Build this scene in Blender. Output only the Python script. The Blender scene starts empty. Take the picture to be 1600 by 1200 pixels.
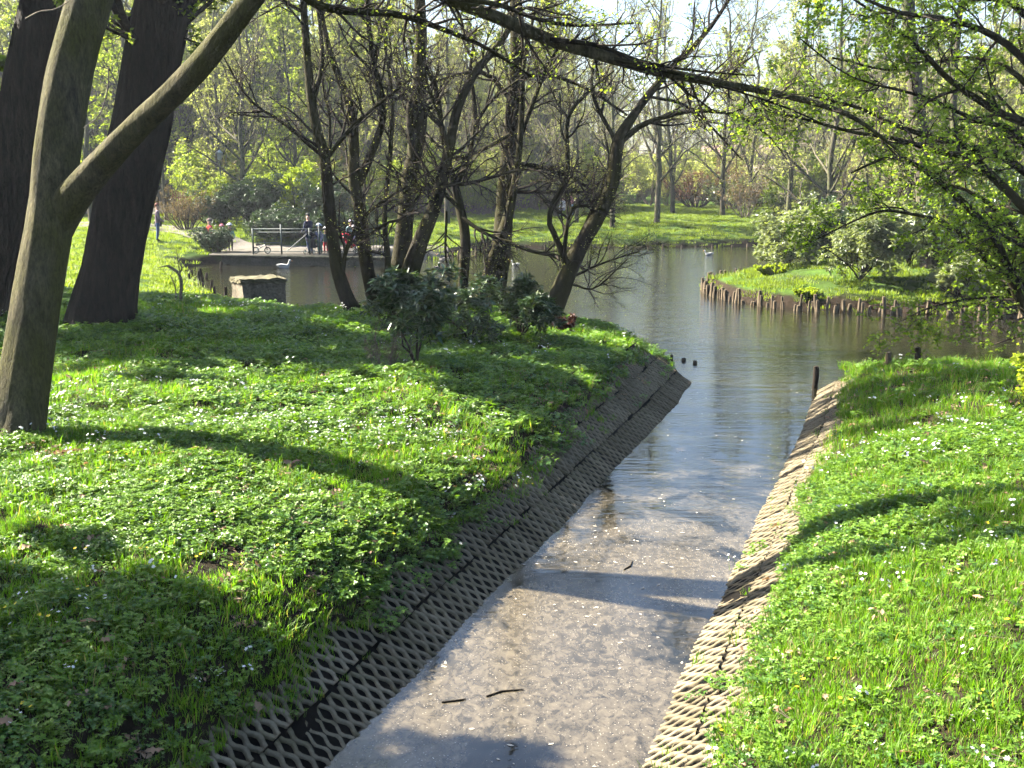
import bpy, bmesh, math, random
import numpy as np
from mathutils import Vector, Matrix

# ------------------------------------------------------------------ camera, sky, sun, exposure
S = bpy.context.scene
COL = S.collection
F, CAMH, HY = 1700.0, 3.83, 275.0            # focal length in photo pixels, eye height, horizon row
TH = math.atan((600 - HY) / F)
cam = bpy.data.cameras.new('camera'); cam.lens = 36 * F / 1600; cam.sensor_width = 36
cam.clip_start = 0.1; cam.clip_end = 3000
camo = bpy.data.objects.new('camera', cam); COL.objects.link(camo)
camo.location = (0, 0, CAMH); camo.rotation_euler = (math.pi / 2 - TH, 0, 0)
S.camera = camo

SUN_EL, SUN_AZ = math.radians(37), math.radians(-68)     # azimuth measured from +Y, negative = left
to_sun = Vector((math.sin(SUN_AZ) * math.cos(SUN_EL), math.cos(SUN_AZ) * math.cos(SUN_EL), math.sin(SUN_EL)))
w = bpy.data.worlds.new('World'); S.world = w; w.use_nodes = True
nt = w.node_tree; bg = nt.nodes['Background']
sky = nt.nodes.new('ShaderNodeTexSky'); sky.sky_type = 'NISHITA'; sky.sun_disc = False
sky.sun_elevation = SUN_EL; sky.sun_rotation = SUN_AZ
sky.air_density = 1.0; sky.dust_density = 1.6; sky.ozone_density = 1.5
nt.links.new(sky.outputs[0], bg.inputs[0]); bg.inputs[1].default_value = 0.05
sl = bpy.data.lights.new('sun', 'SUN'); sl.energy = 5.0; sl.angle = math.radians(0.53); sl.color = (1, 0.93, 0.80)
so = bpy.data.objects.new('sun', sl); COL.objects.link(so)
so.rotation_euler = to_sun.to_track_quat('Z', 'Y').to_euler()
S.view_settings.view_transform = 'Standard'; S.view_settings.look = 'None'
S.view_settings.exposure = 2.75; S.view_settings.gamma = 1.0
S.render.engine = 'CYCLES'
S.cycles.max_bounces = 3; S.cycles.diffuse_bounces = 0; S.cycles.glossy_bounces = 2
S.cycles.transmission_bounces = 2; S.cycles.transparent_max_bounces = 4
S.cycles.use_adaptive_sampling = True; S.cycles.adaptive_threshold = .03
S.cycles.use_denoising = True; S.cycles.caustics_reflective = False; S.cycles.caustics_refractive = False

# ------------------------------------------------------------------ helpers
RNG = np.random.default_rng(7)
random.seed(7)
_c, _s = math.cos(TH), math.sin(TH)

def gp(px, py, z=0.0):                        # photo pixel -> point on the level z
    u = (px - 800) / F; v = (600 - py) / F
    d = np.array([u, _c + v * _s, -_s + v * _c]); t = (z - CAMH) / d[2]
    return d * t + np.array([0, 0, CAMH])

def at(px, py, Y):                            # photo pixel -> point at depth Y
    u = (px - 800) / F; v = (600 - py) / F
    d = np.array([u, _c + v * _s, -_s + v * _c]); t = Y / d[1]
    return d * t + np.array([0, 0, CAMH])

def nrm(a): return a / np.maximum(np.linalg.norm(a, axis=-1, keepdims=True), 1e-9)

def mk(name, groups, mats, parent=None, smooth=True):
    """groups: list of (verts (n,3), faces (m,k), material index) -> one mesh object"""
    me = mkmesh(name, groups, mats, smooth)
    return link(name, me, parent)

def mkmesh(name, groups, mats, smooth=True):
    me = bpy.data.meshes.new(name)
    V = []; L = []; LS = []; MI = []; off = 0; lo = 0
    for g in groups:
        v, f, mi = g
        v = np.asarray(v, dtype=np.float32).reshape(-1, 3); f = np.asarray(f, dtype=np.int64)
        if len(f) == 0: continue
        k = f.shape[1]
        V.append(v); L.append((f + off).ravel()); LS.append(np.arange(len(f)) * k + lo); MI.append(np.full(len(f), mi))
        off += len(v); lo += f.size
    V = np.concatenate(V); L = np.concatenate(L); LS = np.concatenate(LS); MI = np.concatenate(MI)
    me.vertices.add(len(V)); me.vertices.foreach_set('co', V.ravel())
    me.loops.add(len(L)); me.loops.foreach_set('vertex_index', L.astype(np.int32))
    me.polygons.add(len(LS)); me.polygons.foreach_set('loop_start', LS.astype(np.int32))
    me.polygons.foreach_set('material_index', MI.astype(np.int32))
    if smooth: me.polygons.foreach_set('use_smooth', np.ones(len(LS), dtype=bool))
    for m in (mats if isinstance(mats, (list, tuple)) else [mats]): me.materials.append(m)
    me.update(calc_edges=True)
    return me

def link(name, me, parent=None):
    o = bpy.data.objects.new(name, me); COL.objects.link(o)
    if parent is not None: o.parent = parent
    return o

def tag(o, label, cat, group=None):
    o['label'] = label; o['category'] = cat
    if group: o['group'] = group
    return o

def thing(name, label, cat, loc=(0, 0, 0), rz=0.0, group=None):
    o = bpy.data.objects.new(name, None); COL.objects.link(o)
    o.empty_display_size = 0.2
    o.location = loc; o.rotation_euler = (0, 0, rz)
    return tag(o, label, cat, group)

def structure(o): o['kind'] = 'structure'; return o
def stuff(o, label, cat=None):
    o['kind'] = 'stuff'; o['label'] = label
    if cat: o['category'] = cat
    return o

def dup(root, loc, rz, label, group=None, scale=1.0):
    r = root.copy(); COL.objects.link(r); r.location = loc; r.rotation_euler = (0, 0, rz); r.scale = (scale,) * 3
    r['label'] = label
    if group: r['group'] = group
    for ch in list(root.children):
        c = ch.copy(); COL.objects.link(c); c.parent = r
        for g in list(ch.children):
            d = g.copy(); COL.objects.link(d); d.parent = c
    return r

def box(x0, x1, y0, y1, z0, z1):
    v = np.array([[x, y, z] for z in (z0, z1) for y in (y0, y1) for x in (x0, x1)], float)
    f = np.array([[0, 2, 3, 1], [4, 5, 7, 6], [0, 1, 5, 4], [2, 6, 7, 3], [0, 4, 6, 2], [1, 3, 7, 5]])
    return v, f

def cat_groups(gs, mi=0):                      # join several (v,f) with the same face size
    V = []; Fc = []; o = 0
    for v, f in gs:
        V.append(np.asarray(v, float)); Fc.append(np.asarray(f) + o); o += len(v)
    return np.concatenate(V), np.concatenate(Fc), mi

def vnoise(x, y, scale, seed=0):
    x = np.asarray(x, float) / scale + 1000; y = np.asarray(y, float) / scale + 1000
    xi = np.floor(x).astype(np.int64); yi = np.floor(y).astype(np.int64); fx = x - xi; fy = y - yi
    def h(a, b):
        n = (a * 374761393 + b * 668265263 + seed * 1442695041) & 0x7fffffff
        n = ((n ^ (n >> 13)) * 1274126177) & 0x7fffffff
        return ((n ^ (n >> 16)) & 0xffff) / 65535.0
    fx = fx * fx * (3 - 2 * fx); fy = fy * fy * (3 - 2 * fy)
    return (h(xi, yi) * (1 - fx) + h(xi + 1, yi) * fx) * (1 - fy) + (h(xi, yi + 1) * (1 - fx) + h(xi + 1, yi + 1) * fx) * fy

def fbm(x, y, scale, seed=0):
    return (vnoise(x, y, scale, seed) + .5 * vnoise(x, y, scale / 2.1, seed + 1) + .25 * vnoise(x, y, scale / 4.3, seed + 2)) / 1.75

def smooth(a, b, x):
    t = np.clip((x - a) / (b - a), 0, 1); return t * t * (3 - 2 * t)

def tubes(P, R, k=4, rough=0.0, rng=None, cap=False):
    """P (B,n,3), R (B,n) -> quads of B tapered tubes"""
    P = np.asarray(P, float); R = np.asarray(R, float)
    if P.ndim == 2: P = P[None]; R = R[None]
    B, n, _ = P.shape
    T = nrm(np.gradient(P, axis=1))
    mean = nrm(P[:, -1] - P[:, 0] + 1e-6)
    ref = np.where(np.abs(mean[:, 2:3]) > .6, np.array([[0, 1., 0]]), np.array([[0, 0, 1.]]))
    N = nrm(np.cross(T, np.broadcast_to(ref[:, None], T.shape))); Bn = np.cross(T, N)
    a = np.arange(k) / k * 2 * np.pi
    rr = R[:, :, None] * np.ones(k)
    if rough: rr = rr * (1 + rough * (rng or RNG).standard_normal(rr.shape))
    V = P[:, :, None] + rr[..., None] * (np.cos(a)[:, None] * N[:, :, None] + np.sin(a)[:, None] * Bn[:, :, None])
    idx = np.arange(B * n * k).reshape(B, n, k)
    A = idx[:, :-1]; C = idx[:, 1:]
    Fq = np.stack([A, np.roll(A, -1, 2), np.roll(C, -1, 2), C], -1).reshape(-1, 4)
    if cap:
        ex = np.stack([np.roll(idx[:, -1], 0, 1)[:, 0], idx[:, -1][:, k // 4], idx[:, -1][:, k // 2], idx[:, -1][:, 3 * k // 4]], -1)
        Fq = np.concatenate([Fq, ex])
    return V.reshape(-1, 3), Fq

def catmull(P, m):
    """resample a polyline (n,d) to m points along a Catmull-Rom curve"""
    P = np.asarray(P, float); n = len(P)
    E_ = np.vstack([2 * P[0] - P[1], P, 2 * P[-1] - P[-2]])
    t = np.linspace(0, n - 1 - 1e-6, m); i = np.floor(t).astype(int); u = (t - i)[:, None]
    p0, p1, p2, p3 = E_[i], E_[i + 1], E_[i + 2], E_[i + 3]
    return .5 * (2 * p1 + (p2 - p0) * u + (2 * p0 - 5 * p1 + 4 * p2 - p3) * u ** 2 + (3 * p1 - p0 - 3 * p2 + p3) * u ** 3)

def spawn(rng, P, R, per, tr, length, ang, npts, curl, trop, rratio=.6, taper=.35, rmin=.002, lenfall=.5, tropv=(0, 0, 1)):
    """children of the polylines P (B,n,3)/R (B,n): vectorised growth of side branches"""
    B, n, _ = P.shape
    pi = np.repeat(np.arange(B), per)
    t = (tr[0] + (tr[1] - tr[0]) * rng.random(B * per))
    ft = t * (n - 1); i = np.minimum(ft.astype(int), n - 2); u = (ft - i)[:, None]
    p0 = P[pi, i] * (1 - u) + P[pi, i + 1] * u
    T = nrm(P[pi, i + 1] - P[pi, i]); r0 = R[pi, i] * (1 - u[:, 0]) + R[pi, i + 1] * u[:, 0]
    rd = nrm(rng.standard_normal((B * per, 3))); pp = nrm(np.cross(T, rd))
    an = ang * (0.7 + .6 * rng.random(B * per))[:, None]
    d = nrm(np.cos(an) * T + np.sin(an) * pp)
    L = (length[pi] if np.ndim(length) else np.full(B * per, length)) * (0.55 + .75 * rng.random(B * per)) * (1 - lenfall * t)
    st = (L / (npts - 1))[:, None]
    out = np.empty((B * per, npts, 3)); out[:, 0] = p0; cur = p0
    tv = np.array(tropv, float)
    for k in range(1, npts):
        d = nrm(d + curl * rng.standard_normal(d.shape) + trop * tv); cur = cur + d * st; out[:, k] = cur
    rr = np.maximum(np.minimum(r0 * rratio, L * .02 + .004), rmin)
    RR = rr[:, None] * np.linspace(1, taper, npts)[None]
    return out, np.maximum(RR, rmin * .7), L

def kites(rng, C, size, up=.3, aspect=.5, droop=0.0, fold=True, D=None):
    """one folded leaf (two tris joined on the midrib, as 2 quads-> 4 verts + mid) per point"""
    n = len(C); s = size * (0.6 + .8 * rng.random(n))[:, None]
    d = rng.standard_normal((n, 3)) if D is None else D + .7 * rng.standard_normal((n, 3))
    d[:, 2] = d[:, 2] * .5 - droop; d = nrm(d)
    z = rng.standard_normal((n, 3)) * (1 - up) + np.array([0, 0, 1.]) * up
    sd = nrm(np.cross(d, z)); nn = np.cross(sd, d)
    b = C; tip = C + d * s; m = C + d * s * .48
    wv = sd * s * aspect * .5
    l = m - wv + nn * s * .1; r = m + wv + nn * s * .1
    V = np.stack([b, l, tip, r], 1).reshape(-1, 3)
    i = np.arange(n)[:, None] * 4
    if fold: return V, np.concatenate([i + np.array([0, 2, 1]), i + np.array([0, 3, 2])])
    return V, i + np.array([0, 3, 2, 1])

def along(rng, P, per, t0=.3):
    """random points along polylines"""
    B, n, _ = P.shape
    pi = np.repeat(np.arange(B), per); ft = (t0 + (1 - t0) * rng.random(B * per)) * (n - 1 - 1e-6)
    i = ft.astype(int); u = (ft - i)[:, None]
    return P[pi, i] * (1 - u) + P[pi, i + 1] * u, nrm(P[pi, i + 1] - P[pi, i])

# ------------------------------------------------------------------ materials
def mat(name):
    m = bpy.data.materials.new(name); m.use_nodes = True
    n = m.node_tree.nodes; p = n['Principled BSDF']
    return m, n, m.node_tree.links, p

def ramp(n, l, src, stops):
    r = n.new('ShaderNodeValToRGB'); e = r.color_ramp.elements
    while len(e) < len(stops): e.new(0.5)
    for i, (p, c) in enumerate(stops): e[i].position = p; e[i].color = (*c, 1) if len(c) == 3 else c
    l.new(src, r.inputs[0]); return r

def noise(n, l, vec, scale, detail=4, rough=.6, dist=0):
    t = n.new('ShaderNodeTexNoise'); t.inputs['Scale'].default_value = scale; t.inputs['Detail'].default_value = detail
    t.inputs['Roughness'].default_value = rough; t.inputs['Distortion'].default_value = dist
    if vec is not None: l.new(vec, t.inputs['Vector'])
    return t

def coords(n, l, sc=(1, 1, 1), kind='Object'):
    tc = n.new('ShaderNodeTexCoord'); mp = n.new('ShaderNodeMapping'); mp.inputs['Scale'].default_value = sc
    l.new(tc.outputs[kind], mp.inputs[0]); return mp.outputs[0]

def mixc(n, l, fac, a, b, mode='MIX'):
    m = n.new('ShaderNodeMix'); m.data_type = 'RGBA'; m.blend_type = mode
    if hasattr(fac, 'node'): l.new(fac, m.inputs[0])
    else: m.inputs[0].default_value = fac
    for v, s in ((a, m.inputs[6]), (b, m.inputs[7])):
        if hasattr(v, 'node'): l.new(v, s)
        else: s.default_value = (*v, 1)
    return m.outputs[2]

def bump(n, l, p, h, strength, dist):
    b = n.new('ShaderNodeBump'); b.inputs['Strength'].default_value = strength; b.inputs['Distance'].default_value = dist
    l.new(h, b.inputs['Height']); l.new(b.outputs[0], p.inputs['Normal']); return b

def bark(name, c0, c1, moss=None, sc=(9, 9, 1.6), dist=.03, mossamt=.5, strength=.9):
    m, n, l, p = mat(name)
    v = coords(n, l, sc); a = noise(n, l, v, 1.0, 8, .65, .4)
    r = ramp(n, l, a.outputs[0], [(.3, c0), (.7, c1)])
    colo = r.outputs[0]
    if moss:
        b = noise(n, l, coords(n, l, (1.7, 1.7, .9)), 1.0, 4)
        q = ramp(n, l, b.outputs[0], [(.5 - .25 * mossamt, (0, 0, 0)), (.72 - .2 * mossamt, (1, 1, 1))])
        colo = mixc(n, l, q.outputs[0], colo, moss)
    fine = noise(n, l, coords(n, l, tuple(k * 4.5 for k in sc)), 1.0, 6, .7, .6)
    bl = ramp(n, l, fine.outputs[0], [(.34, (.45, .45, .45)), (.6, (1.1, 1.1, 1.1))])
    colo = mixc(n, l, 1.0, colo, bl.outputs[0], 'MULTIPLY')
    l.new(colo, p.inputs['Base Color']); p.inputs['Roughness'].default_value = .9
    p.inputs['Specular IOR Level'].default_value = .15
    hh = n.new('ShaderNodeMath'); hh.operation = 'MULTIPLY_ADD'; l.new(fine.outputs[0], hh.inputs[0]); hh.inputs[1].default_value = .5; l.new(a.outputs[0], hh.inputs[2])
    bump(n, l, p, hh.outputs[0], strength, dist)
    return m

def leafmat(name, c0, c1, trans=.45, rough=.5, spec=.3, island=True, tcol=None, extra=None):
    m = bpy.data.materials.new(name); m.use_nodes = True
    n = m.node_tree.nodes; l = m.node_tree.links; p = n['Principled BSDF']; out = n['Material Output']
    if island:
        g = n.new('ShaderNodeNewGeometry'); src = g.outputs['Random Per Island']
    else:
        g = n.new('ShaderNodeObjectInfo'); src = g.outputs['Random']
    st = [(0, c0), (1, c1)] if not extra else [(0, c0), (1 - extra[1] - .02, c1), (1 - extra[1], extra[0])]
    r = ramp(n, l, src, st)
    l.new(r.outputs[0], p.inputs['Base Color'])
    p.inputs['Roughness'].default_value = rough; p.inputs['Specular IOR Level'].default_value = spec
    t = n.new('ShaderNodeBsdfTranslucent')
    hs = mixc(n, l, 1.0, r.outputs[0], tcol or (1.5, 1.6, .5), 'MULTIPLY'); l.new(hs, t.inputs[0])
    mx = n.new('ShaderNodeMixShader'); mx.inputs[0].default_value = trans
    l.new(p.outputs[0], mx.inputs[1]); l.new(t.outputs[0], mx.inputs[2]); l.new(mx.outputs[0], out.inputs[0])
    return m

def plain(name, c, rough=.7, spec=.3, var=.25, sc=6, metal=0.0, b=.0):
    m, n, l, p = mat(name)
    a = noise(n, l, coords(n, l), sc, 5)
    r = ramp(n, l, a.outputs[0], [(.25, tuple(x * (1 - var) for x in c)), (.75, tuple(min(1, x * (1 + var)) for x in c))])
    l.new(r.outputs[0], p.inputs['Base Color']); p.inputs['Roughness'].default_value = rough
    p.inputs['Specular IOR Level'].default_value = spec; p.inputs['Metallic'].default_value = metal
    if b: bump(n, l, p, a.outputs[0], .6, b)
    return m

M = {}
M['oak'] = bark('bark_oak', (.006, .005, .004), (.036, .028, .021), sc=(14, 14, 2.2), dist=.07)
M['smooth'] = bark('bark_smooth', (.03, .026, .017), (.165, .142, .078), moss=(.075, .073, .018), sc=(10, 10, 3), dist=.035, mossamt=.6, strength=1.0)
M['stem'] = bark('bark_stem', (.009, .0075, .006), (.045, .035, .023), moss=(.045, .042, .011), sc=(14, 14, 3), dist=.02, mossamt=.5)
M['twig'] = bark('bark_twig', (.022, .018, .013), (.07, .056, .04), sc=(8, 8, 8), dist=.004)
M['twigpale'] = bark('bark_twig_pale', (.13, .11, .08), (.26, .22, .16), sc=(8, 8, 8), dist=.004)
M['fartrunk'] = bark('bark_far', (.05, .042, .032), (.15, .125, .09), moss=(.09, .10, .04), sc=(6, 6, 1.2), dist=.03)
M['leaf_fresh'] = leafmat('leaf_fresh', (.14, .20, .03), (.25, .31, .06), .58, tcol=(1.7, 1.7, .7))
M['leaf_yellow'] = leafmat('leaf_yellow_green', (.22, .29, .03), (.34, .40, .05), .5)
M['leaf_pale'] = leafmat('leaf_pale', (.22, .25, .09), (.34, .37, .15), .58, tcol=(1.6, 1.6, .8))
M['leaf_right'] = leafmat('leaf_right_tree', (.11, .185, .022), (.24, .32, .05), .6, tcol=(1.7, 1.8, .6))
M['leaf_rhodo'] = leafmat('leaf_rhododendron', (.025, .055, .018), (.06, .105, .04), .12, .33, .6, extra=((.12, .16, .03), .1))
M['leaf_rhodo_pale'] = leafmat('leaf_rhododendron_pale', (.14, .18, .085), (.30, .33, .19), .3, .3, .8)
M['leaf_dark'] = leafmat('leaf_dark', (.02, .045, .015), (.05, .09, .03), .2, .45, .5)
M['leaf_red'] = leafmat('leaf_red_brown', (.11, .035, .022), (.19, .085, .045), .3)
M['leaf_brown'] = leafmat('bud_brown', (.13, .085, .045), (.22, .15, .08), .3)
M['grass'] = leafmat('grass_blade', (.085, .185, .010), (.165, .32, .022), .45, .5, .3, extra=((.30, .26, .10), .07))
M['grassfar'] = leafmat('grass_far', (.13, .185, .025), (.22, .28, .05), .4, .55, .2)
M['herb'] = leafmat('herb_leaf', (.08, .175, .013), (.195, .32, .038), .35, .42, .45)
M['herbdark'] = leafmat('herb_leaf_dark', (.04, .11, .015), (.09, .19, .03), .3, .38, .5)
M['petal'] = leafmat('petal_white', (.75, .75, .72), (.85, .84, .8), .25, .6, .2, tcol=(1, 1, 1))
M['petal_y'] = leafmat('petal_yellow', (.75, .55, .02), (.8, .65, .04), .25, .5, .3, tcol=(1, 1, .6))
M['petal_v'] = leafmat('petal_violet', (.22, .17, .55), (.35, .28, .65), .25, .5, .3, tcol=(1, 1, 1))
M['deadleaf'] = leafmat('dead_leaf', (.20, .11, .06), (.42, .29, .18), .2, .7, .2, tcol=(1.1, .9, .6))
M['float'] = leafmat('floating_petal', (.16, .12, .07), (.75, .70, .6), .0, .7, .2)
M['wood'] = bark('weathered_wood', (.06, .045, .03), (.22, .17, .11), sc=(18, 18, 3), dist=.01)
M['wetwood'] = bark('wet_wood', (.012, .01, .008), (.06, .045, .03), sc=(18, 18, 3), dist=.01)
M['rail'] = plain('railing_paint', (.012, .035, .035), .5, .4)
M['black'] = plain('black_plastic', (.012, .012, .013), .5, .4)
M['rubber'] = plain('tyre_rubber', (.02, .02, .02), .8, .2)
M['chrome'] = plain('frame_paint', (.55, .6, .55), .35, .5)
M['white'] = plain('white_feather', (.42, .42, .40), .8, .1, .08)
M['orange'] = plain('bill_orange', (.6, .22, .03), .5)
M['greyf'] = plain('grey_feather', (.18, .16, .14), .7)
M['skin'] = plain('skin', (.52, .30, .22), .6, .3, .06)

def concrete(name, c0, c1, moss, amt=.5, bmp=.012):
    m, n, l, p = mat(name)
    v = coords(n, l); a = noise(n, l, v, 14, 8, .7); b = noise(n, l, v, 2.2, 5, .6)
    oi = n.new('ShaderNodeObjectInfo')
    r = ramp(n, l, a.outputs[0], [(.3, c0), (.72, c1)])
    hv = n.new('ShaderNodeHueSaturation'); l.new(r.outputs[0], hv.inputs['Color'])
    mr = n.new('ShaderNodeMapRange'); mr.inputs[3].default_value = .7; mr.inputs[4].default_value = 1.2
    l.new(oi.outputs['Random'], mr.inputs[0]); l.new(mr.outputs[0], hv.inputs['Value'])
    q = ramp(n, l, b.outputs[0], [(.62 - .3 * amt, (0, 0, 0)), (.8 - .2 * amt, (1, 1, 1))])
    l.new(mixc(n, l, q.outputs[0], hv.outputs[0], moss), p.inputs['Base Color'])
    p.inputs['Roughness'].default_value = .92; p.inputs['Specular IOR Level'].default_value = .15
    bump(n, l, p, a.outputs[0], .7, bmp)
    return m
M['slab'] = concrete('slab_concrete', (.115, .094, .06), (.27, .222, .145), (.07, .062, .02), .55)
M['bed_shade'] = plain('black_bed_shade', (.007, .006, .005), .95, .05, .4, 20)  # soil colour taken near-black to hold the shade of the slab openings
M['block'] = concrete('old_concrete', (.07, .06, .042), (.28, .24, .175), (.035, .032, .016), .5, .03)
M['blocktop'] = concrete('old_concrete_top', (.12, .11, .065), (.27, .24, .15), (.10, .10, .04), .4, .02)
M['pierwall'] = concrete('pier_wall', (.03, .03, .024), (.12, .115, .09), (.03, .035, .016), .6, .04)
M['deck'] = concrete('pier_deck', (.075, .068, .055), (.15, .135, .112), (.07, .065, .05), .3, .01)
M['path'] = concrete('path_gravel', (.12, .108, .09), (.21, .19, .165), (.12, .11, .085), .3, .01)

def groundmat():
    m, n, l, p = mat('ground_soil_and_turf')
    v = coords(n, l); a = noise(n, l, v, 9, 10, .75); b = noise(n, l, v, .8, 5); c = noise(n, l, v, 2.5, 6, .7)
    soil = ramp(n, l, a.outputs[0], [(.3, (.008, .006, .004)), (.75, (.045, .031, .020))])
    turf = ramp(n, l, c.outputs[0], [(.3, (.035, .075, .010)), (.7, (.085, .15, .022))])
    f = ramp(n, l, b.outputs[0], [(.3, (.35, .35, .35)), (.6, (1, 1, 1))])
    # bare soil on the steep banks, turf where it is level
    g = n.new('ShaderNodeNewGeometry'); sp = n.new('ShaderNodeSeparateXYZ'); l.new(g.outputs['Normal'], sp.inputs[0])
    st = ramp(n, l, sp.outputs[2], [(.80, (0, 0, 0)), (.93, (1, 1, 1))])
    so_ = n.new('ShaderNodeSeparateXYZ'); l.new(v, so_.inputs[0])
    yr = n.new('ShaderNodeMapRange'); yr.inputs[1].default_value = 17; yr.inputs[2].default_value = 30; yr.inputs[3].default_value = .04; l.new(so_.outputs[1], yr.inputs[0])
    m0 = n.new('ShaderNodeMath'); m0.operation = 'MULTIPLY'; l.new(st.outputs[0], m0.inputs[0]); l.new(yr.outputs[0], m0.inputs[1])
    ml = n.new('ShaderNodeMath'); ml.operation = 'MULTIPLY'; l.new(f.outputs[0], ml.inputs[0]); l.new(m0.outputs[0], ml.inputs[1])
    l.new(mixc(n, l, ml.outputs[0], soil.outputs[0], turf.outputs[0]), p.inputs['Base Color'])
    p.inputs['Roughness'].default_value = 1; p.inputs['Specular IOR Level'].default_value = .1
    bump(n, l, p, a.outputs[0], .9, .04)
    return m
M['ground'] = groundmat()

def watermat():
    m, n, l, p = mat('pond_water')
    out = n['Material Output']
    tc = n.new('ShaderNodeTexCoord'); sp = n.new('ShaderNodeSeparateXYZ'); l.new(tc.outputs['Object'], sp.inputs[0])
    p.inputs['Base Color'].default_value = (.011, .0105, .0065, 1); p.inputs['Roughness'].default_value = .04; p.inputs['IOR'].default_value = 1.65
    rip = noise(n, l, coords(n, l, (.9, 3.2, 1)), 1.6, 4, .6, .3); rip2 = noise(n, l, coords(n, l, (.16, .7, 1)), 1.0, 4, .65, .5)
    # calm in the canal, rippled on the open pond
    mr = n.new('ShaderNodeMapRange'); mr.inputs[1].default_value = 15; mr.inputs[2].default_value = 27
    mr.inputs[3].default_value = .10; mr.inputs[4].default_value = 1.0; l.new(sp.outputs[1], mr.inputs[0])
    mu = n.new('ShaderNodeMath'); mu.operation = 'MULTIPLY'; l.new(rip.outputs[0], mu.inputs[0]); l.new(mr.outputs[0], mu.inputs[1])
    ad = n.new('ShaderNodeMath'); ad.operation = 'MULTIPLY_ADD'; l.new(rip2.outputs[0], ad.inputs[0]); ad.inputs[1].default_value = 1.5
    l.new(mu.outputs[0], ad.inputs[2])
    bump(n, l, p, ad.outputs[0], .4, .05)
    # drifting film of pollen and dust, thick in the canal
    q = n.new('ShaderNodeBsdfPrincipled')
    sc1 = noise(n, l, coords(n, l, (1, .8, 1)), 1.1, 8, .66, 1.2); sc2 = noise(n, l, coords(n, l, (1, .7, 1)), 13, 8, .72, .8)
    vo = n.new('ShaderNodeTexVoronoi'); vo.inputs['Scale'].default_value = 42; l.new(coords(n, l), vo.inputs['Vector'])
    dots = ramp(n, l, vo.outputs['Distance'], [(.13, (1, 1, 1)), (.24, (0, 0, 0))])
    sel = n.new('ShaderNodeSeparateColor'); l.new(vo.outputs['Color'], sel.inputs[0])
    pick = ramp(n, l, sel.outputs[0], [(.55, (0, 0, 0)), (.58, (1, 1, 1))])
    dm = n.new('ShaderNodeMath'); dm.operation = 'MULTIPLY'; l.new(dots.outputs[0], dm.inputs[0]); l.new(pick.outputs[0], dm.inputs[1])
    film = ramp(n, l, sc2.outputs[0], [(.32, (.03, .025, .016)), (.5, (.09, .074, .05)), (.72, (.17, .14, .094))])
    l.new(mixc(n, l, dm.outputs[0], film.outputs[0], (.36, .315, .24)), q.inputs['Base Color'])
    q.inputs['Roughness'].default_value = .13; q.inputs['Specular IOR Level'].default_value = .9
    bump(n, l, q, sc2.outputs[0], .12, .005)
    ym = n.new('ShaderNodeMapRange'); ym.inputs[1].default_value = 10.5; ym.inputs[2].default_value = 16.5; ym.inputs[3].default_value = .05; ym.inputs[4].default_value = -.25
    l.new(sp.outputs[1], ym.inputs[0])
    s = n.new('ShaderNodeMath'); s.operation = 'ADD'; l.new(sc1.outputs[0], s.inputs[0]); l.new(ym.outputs[0], s.inputs[1])
    s2 = n.new('ShaderNodeMath'); s2.operation = 'MULTIPLY_ADD'; l.new(sc2.outputs[0], s2.inputs[0]); s2.inputs[1].default_value = .22; l.new(s.outputs[0], s2.inputs[2])
    fac = ramp(n, l, s2.outputs[0], [(.51, (.02, .02, .02)), (.58, (.5, .5, .5)), (.68, (.95, .95, .95))])
    mx = n.new('ShaderNodeMixShader'); l.new(fac.outputs[0], mx.inputs[0]); l.new(p.outputs[0], mx.inputs[1]); l.new(q.outputs[0], mx.inputs[2])
    l.new(mx.outputs[0], out.inputs[0])
    return m
M['water'] = watermat()

# ------------------------------------------------------------------ shorelines and terrain
CL = np.array([(-4.9, -4), (-3.6, 0), (-2.3, 3.4)] + [tuple(gp(*q)[:2]) for q in ((520, 1195), (700, 1000), (860, 840), (960, 735), (1040, 650), (1083, 597))])
CR = np.array([(-3.0, -4), (-1.55, 0), (-.3, 3.4)] + [tuple(gp(*q)[:2]) for q in ((1005, 1190), (1085, 1010), (1160, 860), (1215, 745), (1250, 680), (1277, 610))])
CLs, CRs = catmull(CL, 60), catmull(CR, 60)
px = lambda *q: [tuple(gp(*k)[:2]) for k in q]
POND = ([tuple(CLs[-1])] + [(3.35, 20.8), (3.15, 21.6), (2.9, 23.2), (2.6, 24.6), (2.1, 26.2), (1.1, 27.3), (-1, 27.5), (-3.5, 27.3), (-5.2, 27.9), (-6.4, 28.9), (-7.9, 30.2)]
        + px((312, 462), (296, 448), (288, 432), (284, 420), (318, 413), (347, 411)) + px((348, 414), (606, 418)) +
        px((640, 408), (690, 402), (722, 398), (735, 394), (728, 390), (770, 388), (850, 388), (930, 387), (1000, 387), (1080, 386), (1170, 384)) +
        [(16, 62), (25, 60), (33, 55), (30, 50), (22, 47), (14, 43.5), (9.8, 41.3), (7.4, 38.8)] +
        px((1097, 452), (1125, 463), (1160, 472), (1220, 480), (1300, 485), (1380, 488), (1450, 492), (1530, 494), (1600, 497)) +
        [(19, 29.2), (26, 27), (36, 26.5), (36, 22), (20, 20.6), (12, 19.9), (9, 19.4), (7.2, 19.6), (6.2, 19.9), tuple(CRs[-1])])
POND = np.array(POND)
WATER = np.concatenate([CLs[:-1], POND[:-1], CRs[::-1]])

def pdist(x, y, L):
    p = np.stack([x, y], -1).reshape(-1, 2); best = np.full(len(p), 1e9)
    for a, b in zip(L[:-1], L[1:]):
        d = b - a; t = np.clip(((p - a) @ d) / (d @ d + 1e-12), 0, 1)
        q = p - a - t[:, None] * d; best = np.minimum(best, (q * q).sum(1))
    return np.sqrt(best).reshape(np.shape(x))

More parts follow.
